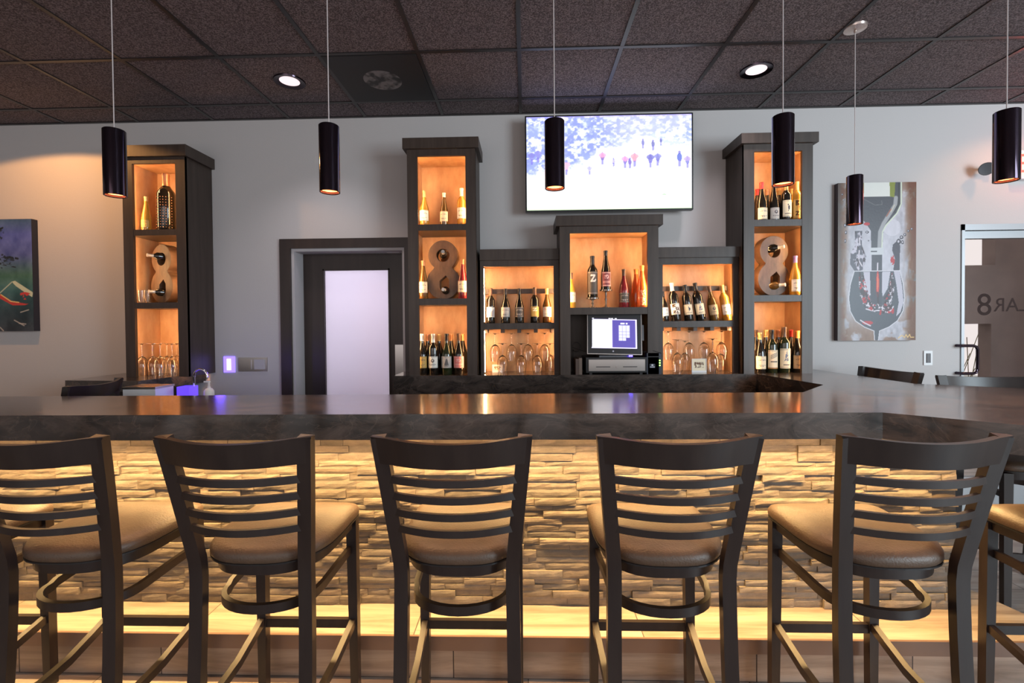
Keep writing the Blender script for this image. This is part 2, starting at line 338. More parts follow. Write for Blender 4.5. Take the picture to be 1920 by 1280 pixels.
# mirrored lettering on the outside of the glass
tm = flat_curve('lettering', None, mat('sign_vinyl', (.045, .032, .030), .95, spec=0), .001, text='ELLAR', size=.15)
t8 = flat_curve('lettering', None, MATS['sign_vinyl'], .001, text='8', size=.24)
for me, cx in ((t8, X(1843, YW+.04, 575)), (tm, X(1858, YW+.04, 575)+.215)):
    o = link('lettering', me, ent, (cx-GL, .029, Z(573, YW+.04, 1850))); o.rotation_euler = (PI/2, 0, 0); o.scale = (-1, 1, 1)
# outdoors seen through it
YO = 5.3
M_ext = mat('brown_exterior', (.20, .155, .14), .8, noise=((.25, .19, .17), 3, 4, .3, .7))
a0, a1 = X(1790, YO), X(1866, YO, 470); u0, u1 = Z(497, YO, 1840), Z(440, YO, 1840); b1 = X(1858, YO, 660); l1 = Z(607, YO, 1830)
struct('wall_exterior', BX((a0-1.2, a0-.4, YO, YO+.15, 0, 3.4), (a0-.4, a1, YO, YO+.15, u1+.12, 3.4), (a0-.4, b1, YO, YO+.15, l1, u0), (b1, a1, YO, YO+.15, .12, u0), (a1, a1+4, YO, YO+.15, 0, 3.4)), M_ext)
M_grass = mat('dry_grass', (.28, .27, .12), .8, noise=((.42, .40, .25), 8, 3, .3, .7))
bm = bmesh.new()
for k in range(130):
    gx = rnd.uniform(a0-.2, b1+.3); gy = YO+.5+rnd.uniform(0, .5); h = rnd.uniform(.7, 1.35); lx = rnd.uniform(-.25, .25)
    add_sweep(bm, [(gx, gy, 0), (gx+lx*.3, gy, h*.55), (gx+lx, gy-.05, h)], .008, .003, (0, 1, 0))
tag(obj('ornamental_grass', bm, M_grass), 'tall dry ornamental grass outside the glass entrance door', 'grass', kind='stuff')
struct('ground', BX((-1, 12, 6.4, 16, -.12, -.02)), mat('pale_ground', (.45, .47, .45), .9))

# ================================================================ BAR
ZB = CAMZ - .374
TH = .108
YBF, YBB = 1.90, 2.41
c1 = PZ(1655, 773, ZB); c2 = PZ(1920, 797, ZB); dr = (c2-c1).normalized()
i1 = PZ(1430, 703, ZB); i2 = PZ(1544, 721, ZB); i3 = PZ(1506, 735, ZB)
o1 = PZ(1715, 719, ZB); o2 = PZ(1902, 727, ZB)
YC = PZ(1000, 703, ZB).y
wl = PZ(741, 703, ZB).x
e_near = c1+dr*2.0; e_far = o2+(o2-o1).normalized()*1.1
xo = X(1523, YW, 694)
YL = PZ(20, 779, ZB).y
YLB = PZ(300, 742, ZB).y; YRB = i3.y
outer = [(-3.5, YL), (c1.x, c1.y), (e_near.x, e_near.y), (e_far.x, e_far.y), (o1.x, o1.y), (xo, YW-.01), (wl, YW-.01), (wl, YC), (i1.x, YC), (i2.x, i2.y), (i3.x, i3.y), (-3.5, YLB)]
bar = thing('bar_countertop', 'long dark marbled bar countertop with thick edge wrapping round on the right', 'countertop', (0, 2.1, 0))
def loc(t, pts): return [(p[0]-t.location.x, p[1]-t.location.y) for p in pts]
bm = bmesh.new(); add_prism(bm, loc(bar, outer), ZB-TH, ZB); obj('slab', bm, M_counter, bar, bevel=.002)
bm = bmesh.new(); add_prism(bm, loc(bar, [(wl+.01, YC+.003), (i1.x, YC+.003), (i2.x+.0, i2.y+.003), (i2.x+.03, i2.y+.01), (i1.x+.03, YC+.03), (wl+.01, YC+.03)]), ZB-TH-.12, ZB-TH)
obj('apron', bm, M_counter, bar)
lb = at(bar, (-3.4, 1.88, 1.985, 1.997, ZB-TH-.006, ZB-TH-.0005)); obj('led_strip', lb, M_led_bar, bar)['label'] = 'warm light strip under the counter edge'
for k in range(5):
    l = area('counter_edge_light', (-2.87+1.06*k, 2.01, ZB-TH-.007), (-2.87+1.06*k, 1.93, 0), 1.06, 10.6, (1, .62, .24), .012); l.data.spread = math.radians(120)
# base with stacked stone
YS = 2.10; PZT = .181
base = thing('bar_counter', 'bar front clad in stacked split-face ledger stone', 'bar', (0, 2.1, 0))
obj('base_core', at(base, (-3.4, 1.86, YS+.03, 2.36, PZT+.0005, ZB-TH-.001)), M_dark, base)
bm = bmesh.new(); lay = bm.loops.layers.float_color.new('Col'); z = PZT+.001; row = 0
while z < ZB-TH-.004:
    h = min(rnd.choice((.026, .030, .034, .038)), ZB-TH-.002-z)
    x = -3.42-rnd.uniform(0, .2)
    while x < 1.90:
        L = min(rnd.uniform(.09, .34), 1.905-x)
        if L < .03: break
        pr = rnd.choice((.006, .008, .010, .012, .014, .017, .022)); br = rnd.uniform(.65, 1.1); wm = rnd.uniform(-.012, .018)
        colr = (.235*br+wm, .195*br+wm*.4, .155*br, 1)
        nx = max(3, int(L/.035)); nz = 3; g = []
        for a in range(nz+1):
            g.append([bm.verts.new((x+L*b_/nx, YS+.03-pr-rnd.uniform(0, .0022)-(.0 if 0 < b_ < nx and 0 < a < nz else -.003)-2.1, z+h*a/nz+(rnd.uniform(-.0015, .0015) if 0 < a < nz else 0))) for b_ in range(nx+1)])
        fs = [bm.faces.new((g[a][b_], g[a][b_+1], g[a+1][b_+1], g[a+1][b_])) for a in range(nz) for b_ in range(nx)]
        bk = [[bm.verts.new((v.co.x, YS+.031-2.1, v.co.z)) for v in s] for s in (g[0], g[-1])]
        for b_ in range(nx):
            fs.append(bm.faces.new((bk[0][b_], bk[0][b_+1], g[0][b_+1], g[0][b_]))); fs.append(bm.faces.new((g[-1][b_], g[-1][b_+1], bk[1][b_+1], bk[1][b_])))
        sl = [bm.verts.new((x, YS+.031-2.1, z)), bm.verts.new((x, YS+.031-2.1, z+h))]; s2 = [bm.verts.new((x+L, YS+.031-2.1, z)), bm.verts.new((x+L, YS+.031-2.1, z+h))]
        fs.append(bm.faces.new([sl[0]]+[g[a][0] for a in range(nz+1)]+[sl[1]])); fs.append(bm.faces.new([s2[0], s2[1]]+[g[a][nx] for a in range(nz, -1, -1)]))
        for f in fs:
            for lp in f.loops: lp[lay] = colr
        x += L+.0012
    z += h+.0008; row += 1
o = obj('stone_cladding', bm, M_stone, base); o.data.color_attributes.active_color_index = 0
# raised tiled step
YP = 1.90
step = thing('platform_step', 'low tiled step running along the foot of the stone bar front', 'step', (0, YP, 0))
bm = bmesh.new(); add_prism(bm, loc(step, [(-3.5, YP+.012), (2.22, YP+.012), (2.10, 2.30), (1.95, 2.40), (-3.5, 2.40)]), 0, PZT-.0105); obj('riser', bm, M_riser, step)
bm = bmesh.new(); add_prism(bm, loc(step, [(-3.5, YP+.004), (2.225, YP+.004), (2.105, 2.31), (1.95, 2.40), (-3.5, 2.40)]), PZT-.01, PZT); obj('tread', bm, M_plat, step)
obj('edge_trim', at(step, (-3.5, 2.22, YP, YP+.011, PZT-.058, PZT+.001)), mat('bronze_edge', (.20, .13, .10), .4, .3), step, bevel=.002)
# back counter base
tag(obj('back_bar_cabinet', BX((wl+.02, 1.85, YC+.04, YW-.01, 0, ZB-TH-.122)), M_dark), 'dark base cabinet run below the back counter', 'cabinet')

# ================================================================ BACK BAR CABINETS
def cabinet(label, xl, xr, Yf, zc0, zc1, bays, ov=.026, lit=(1, 1), led=None, capside=(1, 1)):
    """bays: (xl, xr, ztop, zbot) from the top, world units; last bay reaches the counter"""
    t = thing('display_cabinet', label, 'cabinet', ((xl+xr)/2, Yf, ZB), 0, 'wine display cabinets')
    yb = YW-.002; led = led or M_led
    bl, br_ = bays[0][0], bays[0][1]
    fd = .022
    obj('side_panel', at(t, (xl, xl+.016, Yf+.001, yb, ZB, zc0)), M_cab, t); obj('side_panel', at(t, (xr-.016, xr, Yf+.001, yb, ZB, zc0)), M_cab, t)
    fb = [(xl, bl, Yf, Yf+fd, ZB, zc0), (br_, xr, Yf, Yf+fd, ZB, zc0), (bl, br_, Yf, Yf+fd, bays[0][2], zc0)]
    obj('face_frame', at(t, *fb), M_cab, t, bevel=.0015)
    obj('crown', at(t, (xl-ov*capside[0], xr+ov*capside[1], Yf-ov, yb, zc0, zc1)), M_cab, t, bevel=.002)
    pk = .03
    il, ir = max(xl+.021, bl-pk), min(xr-.021, br_+pk)
    Yi = Yf+fd
    for n, (a, b_, zt, zb) in enumerate(bays):
        last = n == len(bays)-1
        if not last:
            nz = bays[n+1][2]
            obj('shelf', at(t, (il+.001, ir-.001, Yi+.001, yb-.02, nz+.001, zb-.0005), (bl, br_, Yf+.002, Yi+.001, nz, zb)), M_cab, t, bevel=.001)
    lin = M_maple if lit[0] else M_cab
    parts = []
    top, bot = bays[0][2], ZB
    ds = .5 * 0 + .0
    obj('back_panel', at(t, (il, ir, yb-.02 if not lit[1] is None else yb-.02, yb-.005, bot+.0005, top+.012)), M_maple if lit[0] else M_cab, t)
    obj('lining', at(t, (il-.004, il, Yi, yb-.02, bot+.0005, top+.012), (ir, ir+.004, Yi, yb-.02, bot+.0005, top+.012), (il, ir, Yi, yb-.02, top+.012, top+.02)), M_maple if lit[0] else M_cab, t)
    for n, (a, b_, zt, zb) in enumerate(bays):
        if not lit[0] and True: continue
        if isinstance(lit[1], tuple) and n not in lit[1]: continue
        z1_, z0_ = zt-.012, (zb if n < len(bays)-1 else ZB)+.012
        obj('led_strip', at(t, (il+.001, il+.008, Yi+.002, Yi+.010, z0_, z1_)), led, t)
        obj('led_strip', at(t, (ir-.008, ir-.001, Yi+.002, Yi+.010, z0_, z1_)), led, t)
    return t
YT = 3.39; YLo = 3.47
def bay(a, b_, t_, bt, Y): return (X(a, Y, (t_+bt)/2), X(b_, Y, (t_+bt)/2), Z(t_, Y, (a+b_)/2), Z(bt, Y, (a+b_)/2))
def tower(label, xl, xr, c0, c1_, bays, led=M_led_dim):
    B = [bay(*b_, YT) for b_ in bays]; ml = sum(b_[0] for b_ in B)/3; mr = sum(b_[1] for b_ in B)/3
    B = [(ml, mr, b_[2], b_[3]) for b_ in B]; xm = (xl+xr)/2
    return cabinet(label, X(xl, YT, 480), X(xr, YT, 480), YT, Z(c1_, YT-.026, xm), Z(c0, YT-.026, xm), B, led=led), B
tL, BL = tower('tall narrow dark wood tower cabinet at far left with three glowing niches', 232, 349.5, 271, 292, [(249, 330, 306, 430), (250, 331, 441, 567), (254, 335, 578, 707)])
tM, BM = tower('tall tower cabinet right beside the frosted door, three glowing niches', 765, 893, 257, 277, [(783, 873, 292, 420), (785, 874.5, 431.5, 559.5), (786, 875.5, 571.5, 703)])
tR, BR = tower('tall tower cabinet at the right end of the back counter, three glowing niches', 1394.5, 1524, 248, 267, [(1414, 1505, 283, 411), (1415, 1504, 423.5, 553), (1414, 1503, 565, 700)])
def bays_at(bs, Y):
    B = [bay(*b_, Y) for b_ in bs]; ml = sum(b_[0] for b_ in B)/len(B); mr = sum(b_[1] for b_ in B)/len(B); return [(ml, mr, b_[2], b_[3]) for b_ in B]
B1 = bays_at([(907.5, 1038.5, 499, 605.5), (908, 1039, 617, 703)], YLo)
k1 = cabinet('low display cabinet left of the cash register, wine row above hanging glasses', tM.location.x+.268, X(1050, YT)-.002, YLo, Z(487, YLo-.02, 970), Z(466.5, YLo-.02, 970), B1, ov=.02, capside=(0, 0))
B2 = bays_at([(1069, 1214, 436, 576), (1070, 1215, 589, 703)], YT)
k2 = cabinet('middle display cabinet under the television, holding the cash register', X(1050, YT), X(1235, YT), YT, Z(422, YT-.026, 1140), Z(402.5, YT-.026, 1140), B2, lit=(1, (0,)))
B3 = bays_at([(1243, 1375, 495, 601.5), (1243, 1374, 613, 703)], YLo)
k3 = cabinet('low display cabinet right of the cash register, six tilted bottles above glasses', X(1235, YT)+.002, X(1394.5, YT, 480)-.002, YLo, Z(482, YLo-.02, 1310), Z(462.5, YLo-.02, 1310), B3, ov=.02, capside=(0, 0))
# bottle rails and stemware racks in the low cabinets
for t, B, nm in ((k1, B1, 0), (k3, B3, 1)):
    l, r = B[0][0]-.012, B[0][1]+.012; zr = Z(546-nm*2, 3.6, 960)
    obj('bottle_rail', at(t, (l, r, 3.60, 3.625, zr-.018, zr+.018)), M_cab, t)
    zs = B[1][2]
    rr = []
    n = 5
    for i in range(n):
        xx = l+.02+(r-l-.04)*i/(n-1); rr.append((xx-.014, xx+.014, YLo+.05, 3.64, zs-.028, zs+.0008))
    obj('stemware_rack', at(t, *rr), M_cab, t)
# dark sheet over the maple back, colouring in the unlit register bay's shade
obj('back_panel', at(k2, (B2[1][0]-.02, B2[1][1]+.02, YW-.06, YW-.025, ZB+.001, B2[1][2]-.001)), M_cab, k2)

# ================================================================ BOTTLES
PROF = {
 'bordeaux': [(0, 0), (.034, 0), (.0365, .004), (.0365, .192), (.034, .206), (.024, .222), (.016, .236), (.0142, .246), (.0138, .284), (.0155, .286), (.0155, .298), (.012, .300), (0, .300)],
 'burgundy': [(0, 0), (.037, 0), (.0395, .004), (.0395, .125), (.0375, .150), (.030, .180), (.021, .208), (.0158, .230), (.0142, .248), (.0138, .284), (.0155, .286), (.0155, .298), (.012, .300), (0, .300)],
 'flute': [(0, 0), (.035, 0), (.037, .004), (.037, .105), (.033, .150), (.024, .195), (.0165, .235), (.0138, .262), (.0134, .286), (.015, .288), (.015, .298), (.012, .300), (0, .300)]}
GLASS = {
 'dark': mat('dark_bottle_glass', (.010, .008, .006), .07, coat=.4),
 'green': mat('green_bottle_glass', (.016, .022, .008), .07, coat=.4),
 'amber': mat('amber_bottle_glass', (.16, .075, .015), .06, trans=.35, coat=.3),
 'gold': mat('white_wine_bottle', (.72, .40, .06), .06, trans=.55, coat=.3),
 'rose': mat('rose_wine_bottle', (.22, .02, .03), .06, trans=.25, coat=.3),
 'orange': mat('orange_wine_bottle', (.80, .16, .03), .08, trans=.35, coat=.3)}
def foil(c):
    cs = {'black': (.012, .01, .012), 'gold': (.65, .42, .16), 'white': (.75, .72, .66), 'red': (.45, .03, .03), 'copper': (.42, .19, .10), 'purple': (.20, .14, .45), 'silver': (.5, .48, .46), 'brown': (.12, .06, .035), 'orange': (.75, .25, .06)}
    return mat('foil_'+c, cs[c], .32, .5 if c in ('gold', 'silver', 'copper') else .1)
M_label = attr_mat('printed_label', 0, .55)
def lab_fn(style):
    bgc = {'white': (236, 232, 222), 'cream': (228, 214, 184), 'grey': (176, 172, 168), 'gold': (196, 158, 84), 'pink': (212, 120, 116), 'plum': (120, 52, 62), 'dim': (70, 66, 64), 'dark': (24, 20, 24), 'tan': (176, 148, 112)}
    b0, mark = style.split('/')
    def fn(U, V):
        im = np.tile(np.array(bgc[b0], float), (len(U), 1)); ink = (60, 52, 56) if b0 not in ('dark', 'dim', 'plum') else (215, 205, 200)
        x, y = U*60, V*80
        im = blend(im, ((np.abs(y-4) < 1.2) | (np.abs(y-76) < 1.2)).astype(float)*.5, ink)
        if mark == 'lines':
            for yy, hw in ((62, 16), (54, 20), (24, 18), (16, 13)): im = blend(im, (np.abs(y-yy) < 2).astype(float)*(np.abs(x-30) < hw)*(vnoise(x*.9, y*.1, 3) > .35)*.75, ink)
        if mark == 'crest':
            im = blend(im, ell(x, y, 30, 50, 9, 13)*.8, ink); im = blend(im, ell(x, y, 30, 53, 4, 5), bgc[b0])
            for yy in (26, 18): im = blend(im, (np.abs(y-yy) < 2).astype(float)*(np.abs(x-30) < 17)*(vnoise(x*.9, y*.1, 5) > .35)*.7, ink)
        if mark == 'bird':
            im = blend(im, ell(x, y, 32, 44, 6, 11), (40, 44, 70)); im = blend(im, ell(x, y, 28, 58, 4, 4), (40, 44, 70)); im = blend(im, stroke(x, y, [(30, 34), (28, 26)], 2), (40, 44, 70)); im = blend(im, (np.abs(y-14) < 1.6).astype(float)*(np.abs(x-30) < 20)*.7, ink)
        if mark == 'tree':
            im = blend(im, inpoly(x, y, [(18, 30), (42, 30), (36, 46), (40, 46), (30, 70), (20, 46), (24, 46)])*.7*(fbm(x*.3, y*.3, 2) > .4), (70, 84, 120)); im = blend(im, (np.abs(y-14) < 2).astype(float)*(np.abs(x-30) < 16)*.7, ink)
        if mark == 'diagonal':
            for k in range(4): im = blend(im, stroke(x, y, [(14, 42+5*k), (48, 56+5*k)], 1.6)*.8, ink)
            im = blend(im, (np.abs(y-30) < 1.5).astype(float)*(np.abs(x-30) < 18), ink); im = blend(im, inpoly(x, y, [(0, 0), (60, 0), (60, 4), (0, 4)]), (180, 120, 50))
        if mark == 'swoosh':
            im = blend(im, inpoly(x, y, [(5, 5), (58, 5), (58, 72)])*.55, (120, 116, 124))
        if mark == 'sail':
            im = blend(im, inpoly(x, y, [(20, 18), (44, 18), (36, 66), (30, 60)])*.8, (60, 62, 66)); im = blend(im, ell(x, y, 30, 14, 16, 4)*.6, (90, 90, 92))
        if mark == 'z':
            c = (235, 228, 220) if b0 in ('dark', 'dim') else (250, 240, 210)
            im = blend(im, stroke(x, y, [(20, 66), (38, 66), (20, 46), (38, 46)], 4.5), c); im = blend(im, ell(x, y, 42, 50, 3.4, 3.4), c)
        if mark == 'frame':
            im = blend(im, ((np.abs(np.abs(x-30)-25) < 1.5) | (np.abs(np.abs(y-40)-34) < 1.5)).astype(float)*.9, (230, 190, 180)); im = blend(im, ell(x, y, 30, 52, 12, 12)*(fbm(x*.25, y*.25, 8) > .45), (225, 180, 175)); im = blend(im, (np.abs(y-24) < 5).astype(float)*(np.abs(x-30) < 20)*.6, (215, 170, 160))
        if mark == 'red':
            im = blend(im, ell(x, y, 16, 62, 8, 8)*.8, (200, 40, 50)); im = blend(im, ell(x, y, 16, 62, 5, 5), bgc[b0]); im = blend(im, (np.abs(y-22) < 2).astype(float)*(np.abs(x-30) < 17)*.7, ink)
        if mark == 'bold':
            for pts in ([(14, 74), (14, 56), (28, 58), (15, 66), (27, 72), (14, 74)], [(30, 50), (44, 50), (46, 36), (32, 34), (30, 50)], [(40, 40), (50, 28)], [(14, 26), (26, 26), (14, 12), (28, 12)], [(36, 24), (36, 8), (48, 8)]): im = blend(im, stroke(x, y, pts, 4), (70, 40, 10))
        return im
    return fn
MC = {}
def cached(key, f):
    if key not in MC: MC[key] = f()
    return MC[key]
def bottle(px, top, bot, Y, kind, glass, fo, lab, label, group, zb=None, tilt=0, lean=0, lz=(.05, .135), fat=1.0, name='wine_bottle', turn=0, dots=None):
    """px/top/bot: photo pixels at depth Y"""
    p0 = P(px, bot, Y); h = (P(px, top, Y)-p0).length; s = h/.300; sx = s*fat
    sx = min(sx, 1.12) if fat == 1 else sx
    z0 = p0.z if zb is None else zb
    t = thing(name, label, 'bottle', (p0.x, Y, z0), 0, group); t.rotation_euler = (lean, tilt, 0)
    def mk(pr, m, nm, smooth=True):
        bm = bmesh.new(); add_lathe(bm, pr, 24); return mesh_of(nm, bm, m, smooth=smooth)
    prof = PROF[kind]
    def part(nm, me): o = link(nm, me, t); o.scale = (sx, sx, s); return o
    part('glass_body', cached(('b', kind, glass), lambda: mk(prof, GLASS[glass], 'glass_body')))
    if fo:
        rr = [(r+.0009, z) for r, z in prof if z >= .236 and r > 0]; rr = rr[:-1]+[(.0158, .3005), (0, .3012)]
        part('foil_capsule', cached(('f', kind, fo), lambda: mk(rr, foil(fo), 'foil_capsule')))
    if lab:
        R_ = prof[2][0]+.0007
        o = part('label', cached(('l', kind, lab, lz), lambda: paint_mesh('label', lab_fn(lab), 0, lz[1]-lz[0], 30, 36, M_label, (R_, 1.15)))); o.location = (0, 0, lz[0]*s); o.rotation_euler = (0, 0, math.atan2(-p0.x, Y)*-0+turn)
    if dots:
        bm = bmesh.new()
        for i in range(9):
            for j in range(12):
                a = -PI/2+(-1.2+i*.3); zz = .02+j*.014
                bmesh.ops.create_icosphere(bm, subdivisions=1, radius=.0022, matrix=Matrix.Translation((R_c*math.cos(a), R_c*math.sin(a), zz)))
        o = link('studding', mesh_of('studding', bm, foil('copper')), t); o.scale = (sx, sx, s)
    return t
R_c = .037
# shelf heights
def zs(B, n): return B[n][3]
# left tower
G = 'bottles in the left tower'
bottle(275, 363, 430, 3.50, 'flute', 'gold', 'gold', 'gold/lines', 'small clear white wine bottle with gold label in left tower, top niche', G, zb=zs(BL, 0), lz=(.04, .10))
bottle(313, 320, 429, 3.50, 'bordeaux', 'dark', 'copper', None, 'oversized studded magnum bottle in the left tower, top niche', G, zb=zs(BL, 0), fat=1.13, dots=1)
# middle tower
G = 'bottles in the tower beside the door'
bottle(796, 352, 420, 3.50, 'burgundy', 'gold', 'gold', 'white/lines', 'pale gold bottle at left of the top niche beside the door', G, zb=zs(BM, 0))
bottle(833, 355, 420, 3.52, 'flute', 'amber', 'white', 'cream/lines', 'centre bottle of three in the top niche beside the door', G, zb=zs(BM, 0))
bottle(866, 348, 420, 3.50, 'bordeaux', 'gold', 'white', 'white/lines', 'white-capped gold bottle at right of the top niche beside the door', G, zb=zs(BM, 0), lz=(.06, .145))
bottle(794, 487, 559, 3.48, 'flute', 'amber', 'copper', 'cream/lines', 'bottle left of the figure-eight rack in the tower by the door', G, zb=zs(BM, 1))
bottle(868, 485, 559, 3.47, 'flute', 'rose', 'copper', 'cream/lines', 'rose bottle right of the figure-eight rack in the tower by the door', G, zb=zs(BM, 1))
for px, f_, l_, g_, d_ in ((792, 'silver', 'gold/lines', 'dark', 'leftmost front bottle, gold label'), (813, 'silver', 'white/crest', 'dark', 'front bottle with white crest label'), (838, 'black', 'grey/sail', 'green', 'front bottle with grey pictorial label'), (861, 'brown', 'pink/frame', 'dark', 'front bottle with pink framed label')):
    bottle(px, 621, 697, 3.46, 'burgundy' if px != 813 else 'bordeaux', g_, f_, l_, d_+', bottom niche beside the door', G, zb=ZB)
for px, f_, d_ in ((803, 'copper', 'copper-capped bottle in the back row, leftmost'), (824, 'gold', 'gold-capped bottle in the back row, second from left'), (846, 'copper', 'copper-capped bottle in the back row, third from left'), (868, 'gold', 'gold-capped bottle in the back row, rightmost')):
    bottle(px, 622, 694, 3.58, 'burgundy', 'dark', f_, None, d_+', bottom niche beside the door', G, zb=ZB)
# low cabinet left of register
G = 'bottles leaning on the rail left of the register'
for px, tp, kd, g_, f_, l_, d_ in ((920, 539, 'bordeaux', 'dark', 'brown', 'white/swoosh', 'leftmost leaning bottle with white swoosh label'), (948, 540, 'burgundy', 'dark', 'black', 'grey/lines', 'second leaning bottle, grey label'), (974, 540, 'burgundy', 'dark', 'black', 'dim/lines', 'third leaning bottle, dim grey label with red seal'), (1003, 538, 'bordeaux', 'dark', 'brown', 'gold/z', 'fourth leaning bottle, gold label with a letter Z'), (1026, 540, 'burgundy', 'amber', 'gold', 'white/red', 'rightmost leaning bottle, white label with red mark')):
    bottle(px, tp, 605, 3.545, kd, g_, f_, l_, d_+', left of the register', G, zb=zs(B1, 0), lean=-.10)
# centre cabinet
G = 'bottles above the register'
bottle(1071, 510, 576, 3.50, 'burgundy', 'gold', 'brown', 'cream/lines', 'amber bottle half hidden at the left of the niche above the register', G, zb=zs(B2, 0))
stand_h = []
for px, bt, tp, l_, d_, kd, lz in ((1111, 560, 480, 'dim/z', 'dark bottle with a letter Z, on a short stemmed stand above the register', 'bordeaux', (.03, .19)), (1136, 545, 470, 'plum/frame', 'tall bottle with plum framed label on the taller stemmed stand', 'flute', (.03, .14))):
    zst = P(px, bt, 3.50).z
    b_ = bottle(px, tp, bt, 3.50, kd, 'dark', 'black', l_, d_, G, zb=zst, lz=lz)
    bm = bmesh.new(); H = zst-zs(B2, 0)
    add_lathe(bm, [(0, 0), (.034, 0), (.032, .004), (.010, .012), (.006, .02), (.006, H*.4), (.010, H*.5), (.006, H*.6), (.007, H-.012), (.030, H-.004), (.046, H-.003), (.046, H+.008), (.0435, H+.008), (.0425, H-.0005), (0, H-.0005)], 28)
    o = obj('bottle_stand', bm, mat('smoked_glass', (.10, .08, .07), .08, coat=.5), smooth=True); o.location = (b_.location.x, 3.50, zs(B2, 0)); tag(o, 'short stemmed pedestal under the bottle marked Z' if px == 1111 else 'tall stemmed pedestal under the plum-labelled bottle', 'stand', 'bottle pedestals')
bottle(1170, 504, 576, 3.50, 'burgundy', 'rose', 'brown', 'dim/lines', 'dark pink rose bottle with grey label above the register', G, zb=zs(B2, 0), lz=(.04, .115))
bottle(1193, 502, 574, 3.57, 'flute', 'orange', 'orange', None, 'orange bottle standing behind the orange bottle with etched lettering', G, zb=zs(B2, 0), fat=1.1)
t = bottle(1204, 498, 576, 3.47, 'flute', 'orange', 'orange', None, 'orange bottle with pale etched lettering, rightmost above the register', G, zb=zs(B2, 0))
def etched(U, V):
    im = np.tile(np.array((225, 90, 30), float), (len(U), 1)); return blend(im, (fbm(U*9, V*16, 4) > .56)*(np.abs(U-.5) < .35).astype(float), (250, 225, 190))
o = link('etched_print', paint_mesh('etched_print', etched, 0, .11, 24, 40, M_label, (.0376, .7)), t, (0, 0, .015))
# low cabinet right of register
G = 'bottles leaning on the rail right of the register'
for px, tp, kd, g_, f_, l_, d_, ti in ((1247, 545, 'burgundy', 'dark', 'black', 'white/lines', 'bottle half hidden at the left end, white label', -.05), (1268, 529, 'bordeaux', 'dark', 'white', 'white/bold', 'bottle with pale cap and bold white lettering', -.10), (1292, 533, 'bordeaux', 'dark', 'black', 'cream/bird', 'bottle with bird on its cream label', -.09), (1315, 529, 'bordeaux', 'dark', 'black', 'cream/tree', 'slim bottle with blue-grey tree drawing on its label', -.14), (1340, 535, 'burgundy', 'amber', 'brown', 'tan/crest', 'amber bottle with tan crest label', -.13), (1364, 534, 'bordeaux', 'gold', 'gold', 'white/lines', 'glowing gold bottle with white label at the right end', -.12)):
    bottle(px, tp, 601.5, 3.545, kd, g_, f_, l_, d_+', right of the register', G, zb=zs(B3, 0), lean=-.08, tilt=ti)
# right tower
G = 'bottles in the right tower'
for px, kd, g_, f_, l_, d_, lz in ((1428, 'burgundy', 'dark', 'red', 'cream/lines', 'front bottle with plain cream label, leftmost', (.0, .10)), (1451, 'flute', 'dark', 'red', 'grey/crest', 'front bottle with grey crest label', (.0, .10)), (1474, 'bordeaux', 'dark', 'gold', 'cream/bird', 'front bottle with small dark figure on cream label', (.03, .155)), (1494, 'bordeaux', 'gold', 'gold', 'gold/bold', 'golden bottle with bold lettering, rightmost', (.02, .16))):
    bottle(px, 338, 411, 3.46, kd, g_, f_, l_, d_+', top niche of right tower', G, zb=zs(BR, 0), lz=(max(lz[0], .012), lz[1]))
for px, f_, d_ in ((1420, 'red', 'red-capped bottle in the back row, leftmost'), (1439, 'copper', 'copper-capped bottle in the back row, second'), (1461, 'gold', 'gold-capped bottle in the back row, third'), (1484, 'gold', 'gold-capped bottle in the back row, rightmost')):
    bottle(px, 345, 411, 3.57, 'burgundy', 'dark', f_, None, d_+', top niche of right tower', G, zb=zs(BR, 0))
bottle(1491, 479, 553, 3.47, 'burgundy', 'gold', 'purple', 'white/lines', 'white wine bottle with purple cap beside the right tower rack', G, zb=zs(BR, 1), lz=(.03, .12))
for px, tp, kd, g_, f_, l_, d_ in ((1425, 616, 'burgundy', 'dark', 'gold', 'cream/lines', 'front bottle with cream label and gold cap, leftmost'), (1447, 611, 'bordeaux', 'green', 'black', 'cream/diagonal', 'front bottle with diagonal script on cream label'), (1470, 606, 'bordeaux', 'green', 'brown', 'cream/tree', 'tallest front bottle, blue drawing on tall cream label'), (1495, 613, 'burgundy', 'dark', 'orange', 'tan/lines', 'front bottle with orange cap and tan label, rightmost')):
    bottle(px, tp, 691, 3.46, kd, g_, f_, l_, d_+', bottom niche of right tower', G, zb=ZB, lz=(.03, .125) if kd == 'burgundy' else (.03, .16))
for px, f_, d_ in ((1417, 'brown', 'brown-capped bottle in the back row, leftmost'), (1436, 'gold', 'gold-capped bottle in the back row, second'), (1459, 'copper', 'copper-capped bottle in the back row, third'), (1484, 'red', 'red-capped bottle in the back row, rightmost')):
    bottle(px, 612, 689, 3.57, 'burgundy', 'dark', f_, 'tan/lines' if f_ == 'red' else None, d_+', bottom niche of right tower', G, zb=ZB)
